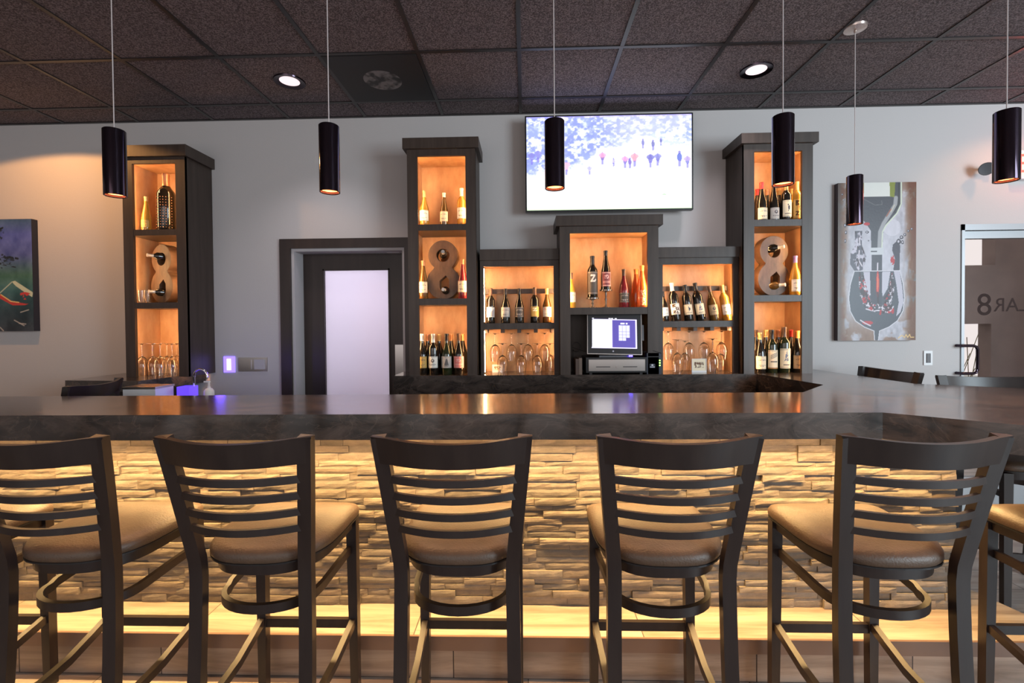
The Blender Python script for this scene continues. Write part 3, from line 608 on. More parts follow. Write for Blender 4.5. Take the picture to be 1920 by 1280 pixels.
# figure-eight racks, each holding two bottles
def arc(cx, cy_, r, a0, a1, n=24): return [(cx+r*math.cos(a0+(a1-a0)*i/n), cy_+r*math.sin(a0+(a1-a0)*i/n)) for i in range(n+1)]
def eight_mesh(s):
    r1, r2 = .108*s, .122*s; cyu, cyl = .325*s, .122*s; hb = .225*s
    lp = arc(0, cyl, r2, PI/2+.62, 2*PI+PI/2-.62, 40)
    lp += arc(0, cyu, r1, -PI/2+.62, PI*1.5-.62, 40)
    h1 = arc(0, cyu, .050*s, 0, 2*PI*23/24, 23); h2 = arc(.008*s, cyl-.028*s, .038*s, PI, 2*PI, 14)+[(.046*s, cyl+.02*s), (.02*s, cyl+.055*s), (-.03*s, cyl+.015*s)]
    return flat_curve('bottle_rack', [lp, h1, h2], mat('bentwood', (.06, .03, .016), .5, noise=((.13, .07, .038), 9, 4, .3, .7), stretch=(3, 1, 1)), .075, bevel=.002)
def eight(px, top, bot, Y, zb, rz, where, cut=None):
    h = P(px, top, Y).z-P(px, bot, Y).z; s = h/.433
    me = cached(('8', round(s, 2)), lambda: eight_mesh(s))
    p = P(px, bot, Y)
    o = link('bottle_rack', me, None, (p.x, Y, zb+.0025)); o.rotation_euler = (PI/2, 0, rz); tag(o, 'figure-eight wooden bottle rack in the middle niche of the '+where, 'rack', 'figure-eight racks')
    return o, s
def rackbottle(px, py, Y, dx, dy, dz, label, glass='dark', fo='silver'):
    """a bottle lying in a rack hole, neck pointing along (dx,dy,dz)"""
    p = P(px, py, Y); d = Vector((dx, dy, dz)).normalized()
    t = bottle(px, py-70, py, Y, 'bordeaux', glass, fo, None, label, 'bottles in the figure-eight racks'); t.location = p-d*.095
    t.rotation_euler = d.to_track_quat('Z', 'Y').to_euler()
    for c in t.children: c.scale = (.80, .80, .62)
eight(833, 451, 559, 3.53, zs(BM, 1), 0, 'tower beside the door')
rackbottle(831, 477, 3.50, .15, -1, .10, 'bottle poking out of the upper ring of the rack beside the door')
rackbottle(837, 545, 3.50, -.10, -1, .05, 'bottle poking out of the lower ring of the rack beside the door')
eight(314, 458, 566, 3.53, zs(BL, 1), -.35, 'left tower')
rackbottle(303, 481, 3.50, -.8, -1, .05, 'bottle in the upper ring of the left tower rack, neck to the left')
rackbottle(306, 548, 3.50, -.8, -1, .05, 'bottle in the lower ring of the left tower rack, neck to the left')
eight(1445, 442, 552, 3.53, zs(BR, 1), .12, 'right tower')
rackbottle(1445, 466, 3.50, .95, -1, .08, 'bottle in the upper ring of the right tower rack, pale cap to the right', fo='white')
rackbottle(1447, 536, 3.50, 1.0, -1, .06, 'bottle in the lower ring of the right tower rack, pale cap to the right', 'amber', 'white')

# ================================================================ STEMWARE
def wineglass_mesh():
    bm = bmesh.new()
    add_lathe(bm, [(0, 0), (.034, .0005), (.034, .002), (.012, .005), (.0042, .012), (.0036, .060), (.006, .082), (.020, .092), (.033, .112), (.0385, .140), (.036, .175), (.031, .205), (.030, .205), (.0348, .175), (.0372, .140), (.0318, .113), (.019, .0945), (0, .088)], 20)
    return mesh_of('wine_glass', bm, M_glass, smooth=True)
WG = wineglass_mesh()
def glass(px, foot, rim, Y, label, group, zr=None, zf=None):
    """upside-down glass: foot at the top"""
    h = P(px, foot, Y).z-P(px, rim, Y).z if zr is None else P(px, foot, Y).z-zr
    if zf is not None: zt = zf
    else: zt = zr+h
    o = link('wine_glass', WG, None, (P(px, foot, Y).x, Y, zt)); s = h/.205; o.scale = (min(s, 1.05), min(s, 1.05), s); o.rotation_euler = (PI, 0, 0)
    return tag(o, label, 'glass', group)
G = 'upturned glasses in the left tower'
for k, (px, Y) in enumerate(((266, 3.46), (286, 3.50), (300, 3.44), (313, 3.52), (322, 3.44), (331, 3.57))):
    glass(px, 643, 0, Y, ('leftmost', 'second', 'third', 'fourth', 'fifth', 'rightmost')[k]+' upturned wine glass from the left in the left tower', G, zr=ZB+.0005)
G = 'hanging glasses left of the register'
zf1 = B1[1][2]-.028; zf3 = B3[1][2]-.028
for k, px in enumerate((928, 959, 990, 1021)): glass(px, 624, 677, 3.55, ('leftmost', 'second', 'third', 'rightmost')[k]+' of the glasses hanging left of the register', G, zf=zf1)
G = 'upturned glasses left of the register'
for k, px in enumerate((942, 977, 1007, 1031)): glass(px, 643, 0, 3.53 if k < 3 else 3.6, ('leftmost', 'second', 'third', 'rightmost')[k]+' upturned glass standing on the counter left of the register', G, zr=ZB+.0005)
G = 'hanging glasses right of the register'
for k, px in enumerate((1253, 1292, 1320, 1353)): glass(px, 621, 675, 3.55, ('leftmost', 'second', 'third', 'rightmost')[k]+' of the glasses hanging right of the register', G, zf=zf3)
G = 'upturned glasses right of the register'
for k, (px, f_) in enumerate(((1270, 636), (1284, 638), (1336, 634), (1351, 640))): glass(px, f_, 0, (3.51, 3.60, 3.51, 3.60)[k], ('leftmost', 'second', 'third', 'rightmost')[k]+' upturned glass standing on the counter right of the register', G, zr=ZB+.0005)
# small tumblers in the left tower
bm = bmesh.new(); add_lathe(bm, [(0, 0), (.016, 0), (.021, .055), (.0225, .095), (.021, .095), (.0195, .055), (.015, .008), (0, .008)], 16); TUM = mesh_of('tumbler', bm, M_glass, smooth=True)
for k, (px, Y) in enumerate(((254, 3.44), (266, 3.44), (262, 3.52), (277, 3.46))):
    o = link('tumbler', TUM, None, (P(px, 560, Y).x, Y, zs(BL, 1)+.0005)); tag(o, ('leftmost front', 'second front', 'back-row', 'rightmost front')[k]+' small clear tumbler in the middle niche of the left tower', 'glass', 'tumblers in the left tower')
# cards among the glasses
def card_fn(U, V):
    im = np.tile(np.array((240, 225, 195), float), (len(U), 1)); return blend(im, (np.abs(V-.5) < .25)*(np.abs(U-.5) < .36)*(fbm(U*12, V*5, 3) > .45).astype(float), (110, 70, 40))
for px, py0, py1, wd, Y, lb_ in ((1311, 673, 692, 27, 3.50, 'small framed card with dark print among glasses right of the register'), (933, 684, 692, 20, 3.58, 'small clear card holder among glasses left of the register')):
    p = P(px, py1, Y); t = thing('card_holder', lb_, 'card', (p.x, Y, ZB)); hh = P(px, py0, Y).z-ZB-.004; ww = wd*Y/F
    obj('frame', BX((-ww/2, ww/2, 0, .012, 0, .012), (-ww/2, ww/2, .004, .008, .012, hh+.006), (-ww/2, -ww/2+.004, 0, .008, .012, hh+.006), (ww/2-.004, ww/2, 0, .008, .012, hh+.006)), M_white, t)
    link('card', paint_mesh('card', card_fn, ww-.01, hh-.01, 24, 14, M_label), t, (0, .003, .013))

# ================================================================ REGISTER
YR = 3.36
rx0, rx1 = X(1099, YR, 690), X(1213, YR, 690); rz0, rz1 = ZB+.016, Z(670, YR, 1155)
t = thing('cash_drawer', 'black cash drawer with steel front under the register screen', 'cash drawer', ((rx0+rx1)/2, YR, ZB))
obj('case', at(t, (rx0, rx1, YR+.004, YR+.25, rz0, rz1)), M_black, t, bevel=.003)
obj('drawer_front', at(t, (rx0+.018, rx1-.014, YR-.004, YR+.004, rz0+.012, rz1-.014)), M_steel, t, bevel=.002)
zm = (rz0+rz1)/2-.012; mx_ = (rx0+rx1)/2
obj('slot', at(t, (rx0+.07, mx_-.045, YR-.0055, YR-.003, zm-.0025, zm+.0025)), M_black, t); obj('slot', at(t, (mx_+.045, rx1-.07, YR-.0055, YR-.003, zm-.0025, zm+.0025)), M_black, t)
bm = bmesh.new(); add_lathe(bm, [(0, 0), (.009, 0), (.009, .006), (.004, .006), (.004, .004), (0, .004)], 16); o = obj('lock', bm, M_steel, t); o.rotation_euler = (PI/2, 0, 0); o.location = (0.005, -.004, zm-ZB)
for sx_ in (-1, 1):
    for y_ in (.03, .22): obj('foot', at(t, (mx_+sx_*.18-.01, mx_+sx_*.18+.01, YR+y_-.01, YR+y_+.01, ZB, rz0)), M_black, t)
# touch screen
sx0, sx1 = X(1102, YR+.02, 620), X(1202, YR+.02, 620); sz0, sz1 = Z(661, YR+.02, 1150), Z(585, YR+.02, 1150)
t = thing('register_monitor', 'tilted touch-screen register monitor on the cash drawer', 'monitor', ((sx0+sx1)/2+.004, YR+.10, rz1))
obj('stand_foot', BX((-.11, .11, -.06, .10, 0, .012)), M_grey, t, bevel=.004)
obj('stand_neck', BX((-.035, .035, .02, .05, .01, .16)), M_grey, t, bevel=.004)
sw, sh = sx1-sx0+.008, (sz1-sz0)*1.03; tilt = -.16
hd = link('screen_housing', mesh_of('screen_housing', BX((-sw/2, sw/2, 0, .028, 0, sh)), M_black, .006, 3), t, (-.002, -.075, .022)); hd.rotation_euler = (tilt, math.radians(1.5), 0)
rim = []
q = .0025
obj('bezel_edge', BX((-sw/2-q, sw/2+q, -.001, .006, -q, q), (-sw/2-q, sw/2+q, -.001, .006, sh-q, sh+q), (-sw/2-q, -sw/2+q, -.001, .006, q, sh-q), (sw/2-q, sw/2+q, -.001, .006, q, sh-q)), M_steel, hd)
def pos_fn(U, V):
    x = U*100; y = (1-V)*72; im = np.tile(np.array((22, 18, 34), float), (len(U), 1))
    im = blend(im, inpoly(x, y, [(44, 3), (100, 3), (100, 72), (44, 72)]), (78, 66, 150))
    im = blend(im, ((x > 97) | (y > 70) | ((np.abs(y-4) < 1) & (x > 2)) | ((np.abs(x-45) < .8) & (y > 4))).astype(float)*(y > 3), (225, 215, 255))
    im = blend(im, inpoly(x, y, [(1, 5), (44, 5), (44, 71), (1, 71)]), (226, 226, 232)); im = blend(im, (np.abs(y-62) < .5).astype(float)*(x < 44)*(x > 1), (180, 176, 196))
    im = blend(im, (np.abs(y-1.5) < 1.1)*(np.abs(x-47) < 9)*(vnoise(x*.8, y*0, 4) > .3).astype(float), (240, 240, 255)); im = blend(im, (np.abs(y-1.5) < 1.1)*(np.abs(x-3) < 2).astype(float), (240, 240, 255))
    im = blend(im, (np.abs(y-13) < 1.6)*(np.abs(x-72) < 8)*(vnoise(x*.8, y*0, 9) > .25).astype(float), (240, 240, 255))
    k = inpoly(x, y, [(60, 17), (84, 17), (84, 46), (76, 46), (76, 54), (60, 54)]); gl_ = ((np.abs((x-60) % 8) < .7) | (np.abs((y-17) % 7.4) < .7)).astype(float)
    im = blend(im, k*(1-gl_*.6), (205, 205, 245)); return im
link('screen', paint_mesh('screen', pos_fn, sw*.84, sh*.74, 110, 80, attr_mat('register_screen', 1.3)), hd, (-.002, -.0015, sh*.14))
def logo(U, V): im = np.tile(np.array((14, 12, 18), float), (len(U), 1)); return blend(im, ((np.hypot(U-.5, V-.5) < .48)).astype(float)*((np.abs(U-.38) > .05) & (np.abs(U-.62) > .05) | (V > .7)), (200, 200, 215))
link('maker_mark', paint_mesh('maker_mark', logo, .012, .012, 16, 16, attr_mat('printed_mark')), hd, (-.01, -.0015, sh*.05))
o = obj('card_reader', BX((sw/2+.003, sw/2+.016, -.004, .02, sh*.34, sh*.72)), M_grey, hd, bevel=.003)
bm = bmesh.new(); add_box(bm, .10, .125, -.082, -.074, .006, .012); o = obj('status_light', bm, mat('blue_led', (.1, .1, 1), .4, emit=(.10, .05, 1), es=22), t)
# receipt box with green lights
bx0, bx1 = X(1214, YR, 690)+.004, X(1242, YR, 690); t = thing('receipt_printer', 'small black receipt printer with green lights right of the cash drawer', 'printer', ((bx0+bx1)/2, YR+.03, ZB))
pz1 = Z(662, YR, 1228)
obj('case', at(t, (bx0, bx1, YR+.03, YR+.085, ZB+.0005, pz1)), mat('slate_plastic', (.035, .04, .06), .35), t, bevel=.004)
obj('paper_slot', at(t, (bx0+.008, bx1-.008, YR+.028, YR+.031, pz1-.03, pz1-.024)), M_black, t)
for k in range(3): obj('indicator_light', at(t, (bx1-.014, bx1-.006, YR+.027, YR+.0305, ZB+.06+k*.018, ZB+.067+k*.018)), mat('green_led', (.3, 1, .1), .4, emit=(.35, 1, .08), es=8), t)
link('maker_mark', paint_mesh('maker_mark', lambda U, V: blend(np.tile(np.array((40, 44, 56), float), (len(U), 1)), ((np.hypot(U-.5, (V-.7)*1.0) < .2) | ((np.abs(V-.25) < .08) & (np.abs(U-.5) < .42))).astype(float), (215, 215, 225)), .04, .03, 30, 20, attr_mat('printed_mark')), t, (-.012, -.0012, .045))
tp = bmesh.new(); add_tube(tp, [(X(1195, 3.4, 660), 3.42, Z(661, 3.4, 1195)), (X(1225, 3.4, 660), 3.39, Z(659, 3.4)), (X(1240, 3.4, 660), 3.385, Z(664, 3.4)), (X(1241, 3.4, 660), 3.385, Z(672, 3.4))], .0022, 6)
tag(obj('power_cable', tp, M_black, smooth=True), 'thin black cable from the register monitor over the printer', 'cable')
# brown boxes left of the drawer
t = thing('menu_stack', 'upright dark brown folders left of the cash drawer', 'folder', (X(1089, YR, 690), YR+.06, ZB))
obj('cover', BX((-.035, -.012, -.05, .10, .0005, .115)), mat('brown_leather', (.07, .04, .03), .5), t, bevel=.002); o = obj('pages', BX((-.010, .012, -.04, .10, .0005, .12)), mat('tan_paper', (.16, .11, .085), .7), t)
tp = bmesh.new(); add_tube(tp, [(X(1076, 3.5, 660), 3.56, ZB+.002)]+[(X(1082+8*math.cos(a), 3.5, 652), 3.55, Z(652+9*math.sin(a), 3.5)) for a in np.linspace(2.6, -3.2, 14)]+[(X(1100, 3.45, 660), 3.47, Z(661, 3.45))], .002, 6)
tag(obj('power_cable', tp, M_black, smooth=True), 'looped black cable in the register niche left of the screen', 'cable')

# ================================================================ TELEVISION
YTV = 3.56
p0 = P(985.5, 397, YTV); p1 = P(1300, 393, YTV); pt = P(984, 216, YTV)
tw = (p1.x-p0.x); tz0 = (p0.z+p1.z)/2; th = (P(984, 216, YTV).z+P(1298, 212, YTV).z)/2-tz0
tv = thing('television', 'large flat television on the wall showing people on a pale hillside', 'television', ((p0.x+p1.x)/2, YTV, tz0))
obj('housing', BX((-tw/2, tw/2, .0015, .045, 0, th)), M_black, tv, bevel=.003)
obj('wall_bracket', BX((-.22, .22, .045, YW-YTV-.001, th*.25, th*.75)), M_black, tv)
def tv_fn(U, V):
    x = U*314; y = (1-V)*181; n1 = fbm(x*.07, y*.09, 11, 5); n2 = fbm(x*.16, y*.2, 5, 4)
    im = np.tile(np.array((236, 240, 250), float), (len(U), 1))
    im = blend(im, sm(118, 181, y), (238, 246, 240))
    ridge = np.interp(x, [0, 60, 90, 130, 170, 200, 240, 314], [108, 96, 92, 74, 58, 40, 34, 48]); tr_ = 1-sm(-6, 8, y-ridge-8*(n1-.5)*4)
    im = blend(im, tr_*.85*sm(.30, .62, n2), (112, 124, 205)); im = blend(im, tr_*.5*sm(.45, .7, n1), (150, 165, 225)); im = blend(im, tr_*sm(120, 200, x)*.45, (205, 205, 240))
    im = blend(im, inpoly(x, y, [(235, 36), (314, 22), (314, 60), (250, 60)])*sm(.45, .6, n2)*.5, (130, 150, 215))
    im = blend(im, (1-tr_)*(y < 118)*sm(.5, .8, n2)*.30, (196, 190, 225))
    def person(cx, cy_, s, c, sh_=None):
        nonlocal im
        im = blend(im, ell(x, y, cx, cy_-9*s, 2.2*s, 2.6*s)*.9, (130, 124, 190)); im = blend(im, ell(x, y, cx, cy_-2*s, 3.8*s, 6*s)*.75, c); im = blend(im, inpoly(x, y, [(cx-2.5*s, cy_+2*s), (cx+2.5*s, cy_+2*s), (cx+2*s, cy_+12*s), (cx-2*s, cy_+12*s)])*.7, (110, 104, 190))
        if sh_: im = blend(im, ell(x, y, cx, cy_-6*s, 7*s, 4.5*s)*.85, sh_)
    for a in ((145, 82, 1.0, (110, 70, 150), (224, 150, 185)), (222, 55, .8, (90, 90, 160), None), (241, 58, .9, (84, 84, 150), None), (256, 52, .6, (84, 84, 150), None), (188, 90, 1.0, (100, 80, 170), (214, 150, 190)), (206, 86, 1.1, (205, 120, 150), (228, 150, 165)), (197, 92, .9, (90, 70, 160), None), (236, 88, 1.1, (90, 84, 170), (110, 108, 178)), (250, 86, 1.0, (80, 78, 160), (128, 128, 190)), (291, 85, 1.3, (60, 76, 170), None), (306, 92, 1.0, (92, 92, 170), (170, 150, 210)), (166, 90, .7, (160, 150, 200), None), (76, 100, 1.1, (214, 140, 170), (230, 170, 190)), (120, 105, .7, (160, 150, 210), (170, 168, 215)), (10, 80, 1.0, (130, 126, 190), (120, 118, 190)), (22, 76, 1.0, (130, 126, 190), (130, 128, 196))): person(*a)
    im = blend(im, ell(x, y, 262, 154, 5, 1.6)*.6, (130, 170, 120)); im = blend(im, sm(172, 181, y)*.45, (150, 215, 120)); im = blend(im, (1-sm(0, 5, y))*.5, (150, 130, 255))
    return im
link('screen', paint_mesh('screen', tv_fn, tw-.022, th-.022, 300, 172, attr_mat('television_screen', 1.35)), tv, (0, 0, .011))

# ================================================================ PICTURES
def wine_fn(U, V):
    x = 120+U*547; y = 80+(1-V)*1120; n = fbm(x*.012, y*.012, 21, 5); n2 = fbm(x*.05, y*.03, 3, 4)
    im = np.tile(np.array((186, 184, 192), float), (len(U), 1)); im = im+((n2-.5)*50)[:, None]
    ed = np.clip(np.maximum(sm(200, 130, x), sm(575, 660, x)), 0, 1); cn = np.maximum(sm(930, 1180, y), sm(250, 90, y)*.8)
    im = blend(im, np.clip(ed*1.0+cn*.6, 0, 1)*sm(.36, .52, n), (118, 72, 38)); im = blend(im, np.exp(-((x-395)/170)**2-((y-620)/330)**2)*.7, (212, 210, 220)); im = blend(im, ed*sm(.55, .35, n)*.7, (84, 82, 84))
    im = blend(im, ell(x, y, 500, 400, 60, 60)*.5, (225, 222, 230))
    dk = (86, 86, 94)
    bt = inpoly(x, y, [(288, 80), (566, 80), (566, 240), (535, 300), (470, 370), (438, 420), (432, 560), (355, 560), (350, 420), (318, 370), (285, 330)]); im = blend(im, bt, dk)
    im = blend(im, inpoly(x, y, [(300, 80), (480, 80), (484, 180), (298, 180)]), (228, 228, 222)); im = blend(im, inpoly(x, y, [(480, 80), (520, 80), (515, 185), (484, 182)])*.9, (150, 158, 60)); im = blend(im, inpoly(x, y, [(288, 80), (302, 80), (300, 180), (288, 180)]), (150, 158, 60))
    im = blend(im, stroke(x, y, [(562, 80), (562, 235), (532, 300), (455, 385), (432, 430), (428, 545)], 7), (215, 222, 205)); im = blend(im, stroke(x, y, [(525, 190), (520, 240), (440, 370), (415, 430), (410, 550)], 20)*.8, (190, 190, 192)); im = blend(im, stroke(x, y, [(545, 90), (545, 230), (515, 290)], 8)*.7, (60, 62, 60))
    im = blend(im, stroke(x, y, [(300, 195), (380, 240), (430, 235), (425, 210)], 3)*.7, (140, 140, 140)); im = blend(im, stroke(x, y, [(490, 270), (460, 320)], 5)*.8, (170, 90, 60)); im = blend(im, stroke(x, y, [(515, 240), (490, 290)], 4)*.8, (225, 215, 190))
    im = blend(im, inpoly(x, y, [(345, 540), (440, 540), (440, 590), (345, 590)]), (206, 208, 212)); im = blend(im, inpoly(x, y, [(350, 562), (395, 562), (395, 572), (350, 572)]), (70, 70, 80))
    im = blend(im, np.clip(sm(215, 125, x)+sm(565, 650, x), 0, 1)*sm(.30, .5, fbm(x*.02, y*.006, 31, 4))*.75, (124, 74, 36)); im = blend(im, sm(160, 120, x)*.6, (70, 66, 66))
    ls = inpoly(x, y, [(240, 420), (290, 420), (288, 520), (318, 600), (310, 650), (292, 705), (238, 705), (205, 655), (210, 580), (238, 520)]); im = blend(im, ls, (98, 96, 108))
    rs = inpoly(x, y, [(505, 520), (540, 490), (556, 530), (552, 705), (508, 705), (520, 620), (500, 560)]); im = blend(im, rs, (80, 74, 88))
    for (a, b_, c, d) in ((150, 160, 6, 8), (158, 200, 5, 6), (175, 250, 5, 8), (178, 300, 6, 8), (170, 380, 10, 14), (176, 430, 9, 14), (172, 490, 8, 14), (565, 470, 13, 13), (588, 452, 10, 11), (612, 425, 9, 9), (636, 412, 9, 9), (545, 500, 16, 20), (572, 505, 10, 14), (335, 490, 5, 5), (325, 430, 12, 9)):
        m = ell(x, y, a, b_, c, d); im = blend(im, m, (70, 64, 76)); im = blend(im, ell(x, y, a-1, b_-1, c*.45, d*.45), (205, 200, 210))
    bowl = inpoly(x, y, [(236, 705), (555, 705), (578, 800), (588, 900), (578, 990), (540, 1060), (480, 1105), (415, 1130), (408, 1200), (378, 1200), (375, 1130), (310, 1105), (245, 1060), (208, 990), (196, 900), (208, 800)]); im = blend(im, bowl, (86, 90, 100))
    im = blend(im, inpoly(x, y, [(300, 712), (356, 712), (352, 880), (330, 870), (312, 800)]), (198, 194, 206)); im = blend(im, inpoly(x, y, [(430, 712), (488, 712), (470, 830), (436, 890), (430, 850)]), (200, 198, 208))
    im = blend(im, inpoly(x, y, [(512, 708), (553, 708), (572, 820), (582, 930), (560, 1000), (530, 1032), (548, 930), (530, 800)]), (196, 192, 204)); im = blend(im, inpoly(x, y, [(345, 705), (432, 705), (428, 940), (352, 940)]), (76, 76, 88)); im = blend(im, inpoly(x, y, [(356, 590), (430, 590), (430, 706), (356, 706)]), (80, 80, 90))
    for pts in ([(236, 706), (555, 706)], [(236, 705), (208, 800), (197, 900), (208, 990), (245, 1060), (310, 1105), (375, 1132), (380, 1200)], [(555, 705), (578, 800), (588, 900), (578, 990), (540, 1060), (480, 1105), (415, 1132), (406, 1200)]): im = blend(im, stroke(x, y, pts, 4), (216, 214, 220))
    for a in ((312, 862, 15, 26), (478, 985, 26, 22), (330, 1074, 38, 14), (400, 800, 11, 95), (504, 630, 15, 34), (322, 372, 22, 11), (506, 990, 10, 22)): im = blend(im, ell(x, y, *a)*(n2 > .35), (190, 38, 58))
    im = blend(im, ell(x, y, 400, 790, 5, 70), (230, 120, 90))
    for pts in ([(320, 975), (370, 990), (430, 985), (470, 1000)], [(300, 935), (340, 950), (355, 935)], [(280, 880), (330, 900), (345, 870)], [(280, 1055), (310, 1075), (350, 1095)], [(440, 970), (490, 990), (510, 960)], [(305, 780), (320, 860)], [(490, 780), (500, 900), (470, 950)], [(255, 610), (290, 670)], [(400, 650), (398, 700)], [(270, 560), (265, 650)], [(270, 470), (275, 520)]): im = blend(im, stroke(x, y, pts, 6)*(n2 > .3), (222, 214, 222))
    for pts in ([(400, 860), (405, 960)], [(450, 900), (500, 830), (495, 740)], [(275, 720), (285, 850), (320, 930)]): im = blend(im, stroke(x, y, pts, 10)*.7, (60, 30, 44))
    drk = inpoly(x, y, [(270, 740), (300, 730), (345, 900), (430, 960), (470, 880), (500, 720), (520, 800), (500, 980), (420, 1020), (310, 960), (270, 850)]); im = blend(im, drk*sm(.42, .6, n2)*.8, (56, 36, 46)); im = blend(im, drk*sm(.60, .7, fbm(x*.09, y*.06, 17, 3)), (224, 216, 224)); im = blend(im, drk*sm(.62, .7, fbm(x*.05, y*.04, 13, 3)), (186, 34, 54))
    im = blend(im, ls*sm(.56, .66, fbm(x*.06, y*.025, 23, 3)), (206, 200, 212)); im = blend(im, ls*sm(.60, .7, fbm(x*.05, y*.03, 29, 3)), (70, 48, 60))
    im = blend(im, stroke(x, y, [(545, 1185), (570, 1165), (590, 1180), (600, 1160), (612, 1180), (625, 1158), (632, 1180), (655, 1178)], 4), (232, 196, 130))
    return (im-128)*1.08+104
def picture(nm, lb_, pl, pr_, ptp, pbt, fn, nx, ny, Yf, edge):
    ym = (ptp+pbt)/2; xm = (pl+pr_)/2; a, b_ = X(pl, Yf, ym), X(pr_, Yf, ym); z0, z1 = Z(pbt, Yf, xm), Z(ptp, Yf, xm)
    t = thing(nm, lb_, 'painting', ((a+b_)/2, Yf, z0)); obj('stretcher', BX((-(b_-a)/2, (b_-a)/2, .001, YW-Yf-.001, 0, z1-z0)), edge, t)
    link('painted_canvas', paint_mesh('painted_canvas', fn, b_-a, z1-z0, nx, ny, attr_mat('oil_paint', 0, .4, (60, .15, .003))), t); return t
picture('canvas_painting', 'tall canvas of red wine pouring from a bottle into a glass', 1571, 1717.5, 342, 638, wine_fn, 200, 400, YW-.045, mat('canvas_edge', (.07, .05, .055), .6))
def land_fn(U, V):
    x = 200-(1-U)*430; y = 105+(1-V)*710; n = fbm(x*.02, y*.015, 4, 5)
    k = np.interp(y, [105, 200, 330, 460, 560, 700, 815], [0, 1, 2, 3, 4, 5, 6]); cs = np.array([(58, 84, 118), (84, 96, 170), (82, 92, 150), (74, 112, 96), (52, 92, 94), (36, 56, 64), (44, 50, 58)], float)
    i = np.clip(k.astype(int), 0, 5); f = (k-i)[:, None]; im = cs[i]*(1-f)+cs[i+1]*f; im = im+((n-.5)*60)[:, None]
    for pts in ([(-200, 420), (-60, 350), (0, 355), (60, 345), (110, 355)], [(-100, 400), (0, 385), (100, 408)], [(-60, 200), (0, 170), (20, 160)], [(-200, 800), (-120, 600), (-90, 300), (-60, 120)]): im = blend(im, stroke(x, y, pts, 9)*(vnoise(x*.09, y*.09, 7) > .35), (28, 34, 44))
    im = blend(im, ell(x, y, -40, 370, 130, 50)*(fbm(x*.07, y*.07, 9) > .55)*.8, (30, 38, 46)); im = blend(im, ell(x, y, -30, 190, 60, 60)*(fbm(x*.08, y*.08, 2) > .55)*.8, (30, 38, 46))
    im = blend(im, inpoly(x, y, [(70, 500), (90, 495), (200, 570), (195, 600), (150, 570), (90, 525)]), (196, 200, 170)); im = blend(im, stroke(x, y, [(70, 503), (-10, 575)], 5), (170, 180, 160))
    im = blend(im, inpoly(x, y, [(-30, 570), (0, 580), (70, 625), (150, 640), (175, 640), (150, 650), (70, 650), (0, 610), (-40, 600)]), (186, 60, 54)); im = blend(im, ell(x, y, 150, 592, 42, 24)*(n > .42), (196, 60, 56)); im = blend(im, stroke(x, y, [(0, 582), (60, 625), (110, 632)], 5), (226, 190, 120))
    for pts in ([(120, 695), (170, 680)], [(80, 745), (140, 780)], [(110, 765), (150, 770)], [(-10, 790), (10, 812)]): im = blend(im, stroke(x, y, pts, 5)*.8, (190, 180, 170))
    return im
picture('canvas_painting', 'blue-green landscape canvas with tipped wine glass at the far left edge', -68, 61, 411, 621, land_fn, 190, 300, YW-.05, mat('canvas_edge_dark', (.02, .02, .03), .6))

# ================================================================ WALL DEVICES
def plate(nm, lb_, cat, px0_, px1_, py0_, py1_, m, parts=()):
    ym = (py0_+py1_)/2; xm = (px0_+px1_)/2; a, b_ = X(px0_, YW-.008, ym), X(px1_, YW-.008, ym); z0, z1 = Z(py1_, YW-.008, xm), Z(py0_, YW-.008, xm)
    t = thing(nm, lb_, cat, ((a+b_)/2, YW-.008, (z0+z1)/2)); W_, H_ = (b_-a)/2, (z1-z0)/2
    obj('plate', BX((-W_, W_, 0, .0075, -H_, H_)), m, t, bevel=.002)
    for (u0_, u1_, v0_, v1_, mm, pn) in parts: obj(pn, BX((u0_*W_, u1_*W_, -.006, .001, v0_*H_, v1_*H_)), mm, t, bevel=.0015)
    return t
plate('light_switch', 'steel wall plate with two rocker switches left of the door', 'switch', 447, 501, 670, 696, M_steel, ((-.85, -.1, -.7, .7, M_steel, 'rocker'), (.12, .85, -.7, .7, M_jamb, 'rocker')))
plate('control_panel', 'small blue glowing wall keypad left of the door', 'keypad', 419, 440, 668, 698, mat('keypad_glow', (.25, .2, .9), .4, emit=(.22, .14, 1), es=1.6), ((-.35, .35, -.7, .7, mat('keypad_white', (.7, .7, 1), .4, emit=(.55, .5, 1), es=1.6), 'keys'),))
plate('light_switch', 'white wall plate with dark switch right of the wine painting', 'switch', 1732.5, 1748.5, 657.5, 684.5, M_white, ((-.45, .45, -.65, .65, M_grey, 'rocker'),))
# exit sign and emergency lamp
ex = P(1900, 335, YW-.06); xw = .30; sz = Z(282, YW-.06, 1905)-ex.z
t = thing('exit_sign', 'lit exit sign with red letters at the far right above the entrance door', 'sign', (ex.x+xw/2+.02, YW-.06, ex.z))
obj('housing', BX((-xw/2, xw/2, 0, .055, 0, sz)), M_white, t, bevel=.004)
obj('face', BX((-xw/2+.012, xw/2-.012, -.003, 0, .02, sz-.02)), mat('exit_face', (.8, .6, .5), .4, emit=(1, .55, .38), es=.5), t)
for k, ch in enumerate('EXIT'):
    o = link('letter', flat_curve('letter', None, mat('exit_red', (.8, .02, .02), .4, emit=(1, .03, .02), es=6), .003, text=ch, size=sz*.95), t, (-.10+.066*k, -.005, sz*.5)); o.rotation_euler = (PI/2, 0, 0)
l = bpy.data.lights.new('exit_glow', 'POINT'); l.energy = 1.2; l.color = (1, .03, .03); l.shadow_soft_size = .05; o = bpy.data.objects.new('exit_glow', l); C.objects.link(o); o.location = (ex.x+.17, YW-.2, ex.z+.1)
p = P(1850, 313, YW-.07); t = thing('emergency_lamp', 'small round emergency lamp head beside the exit sign', 'lamp', (p.x, YW-.03, p.z))
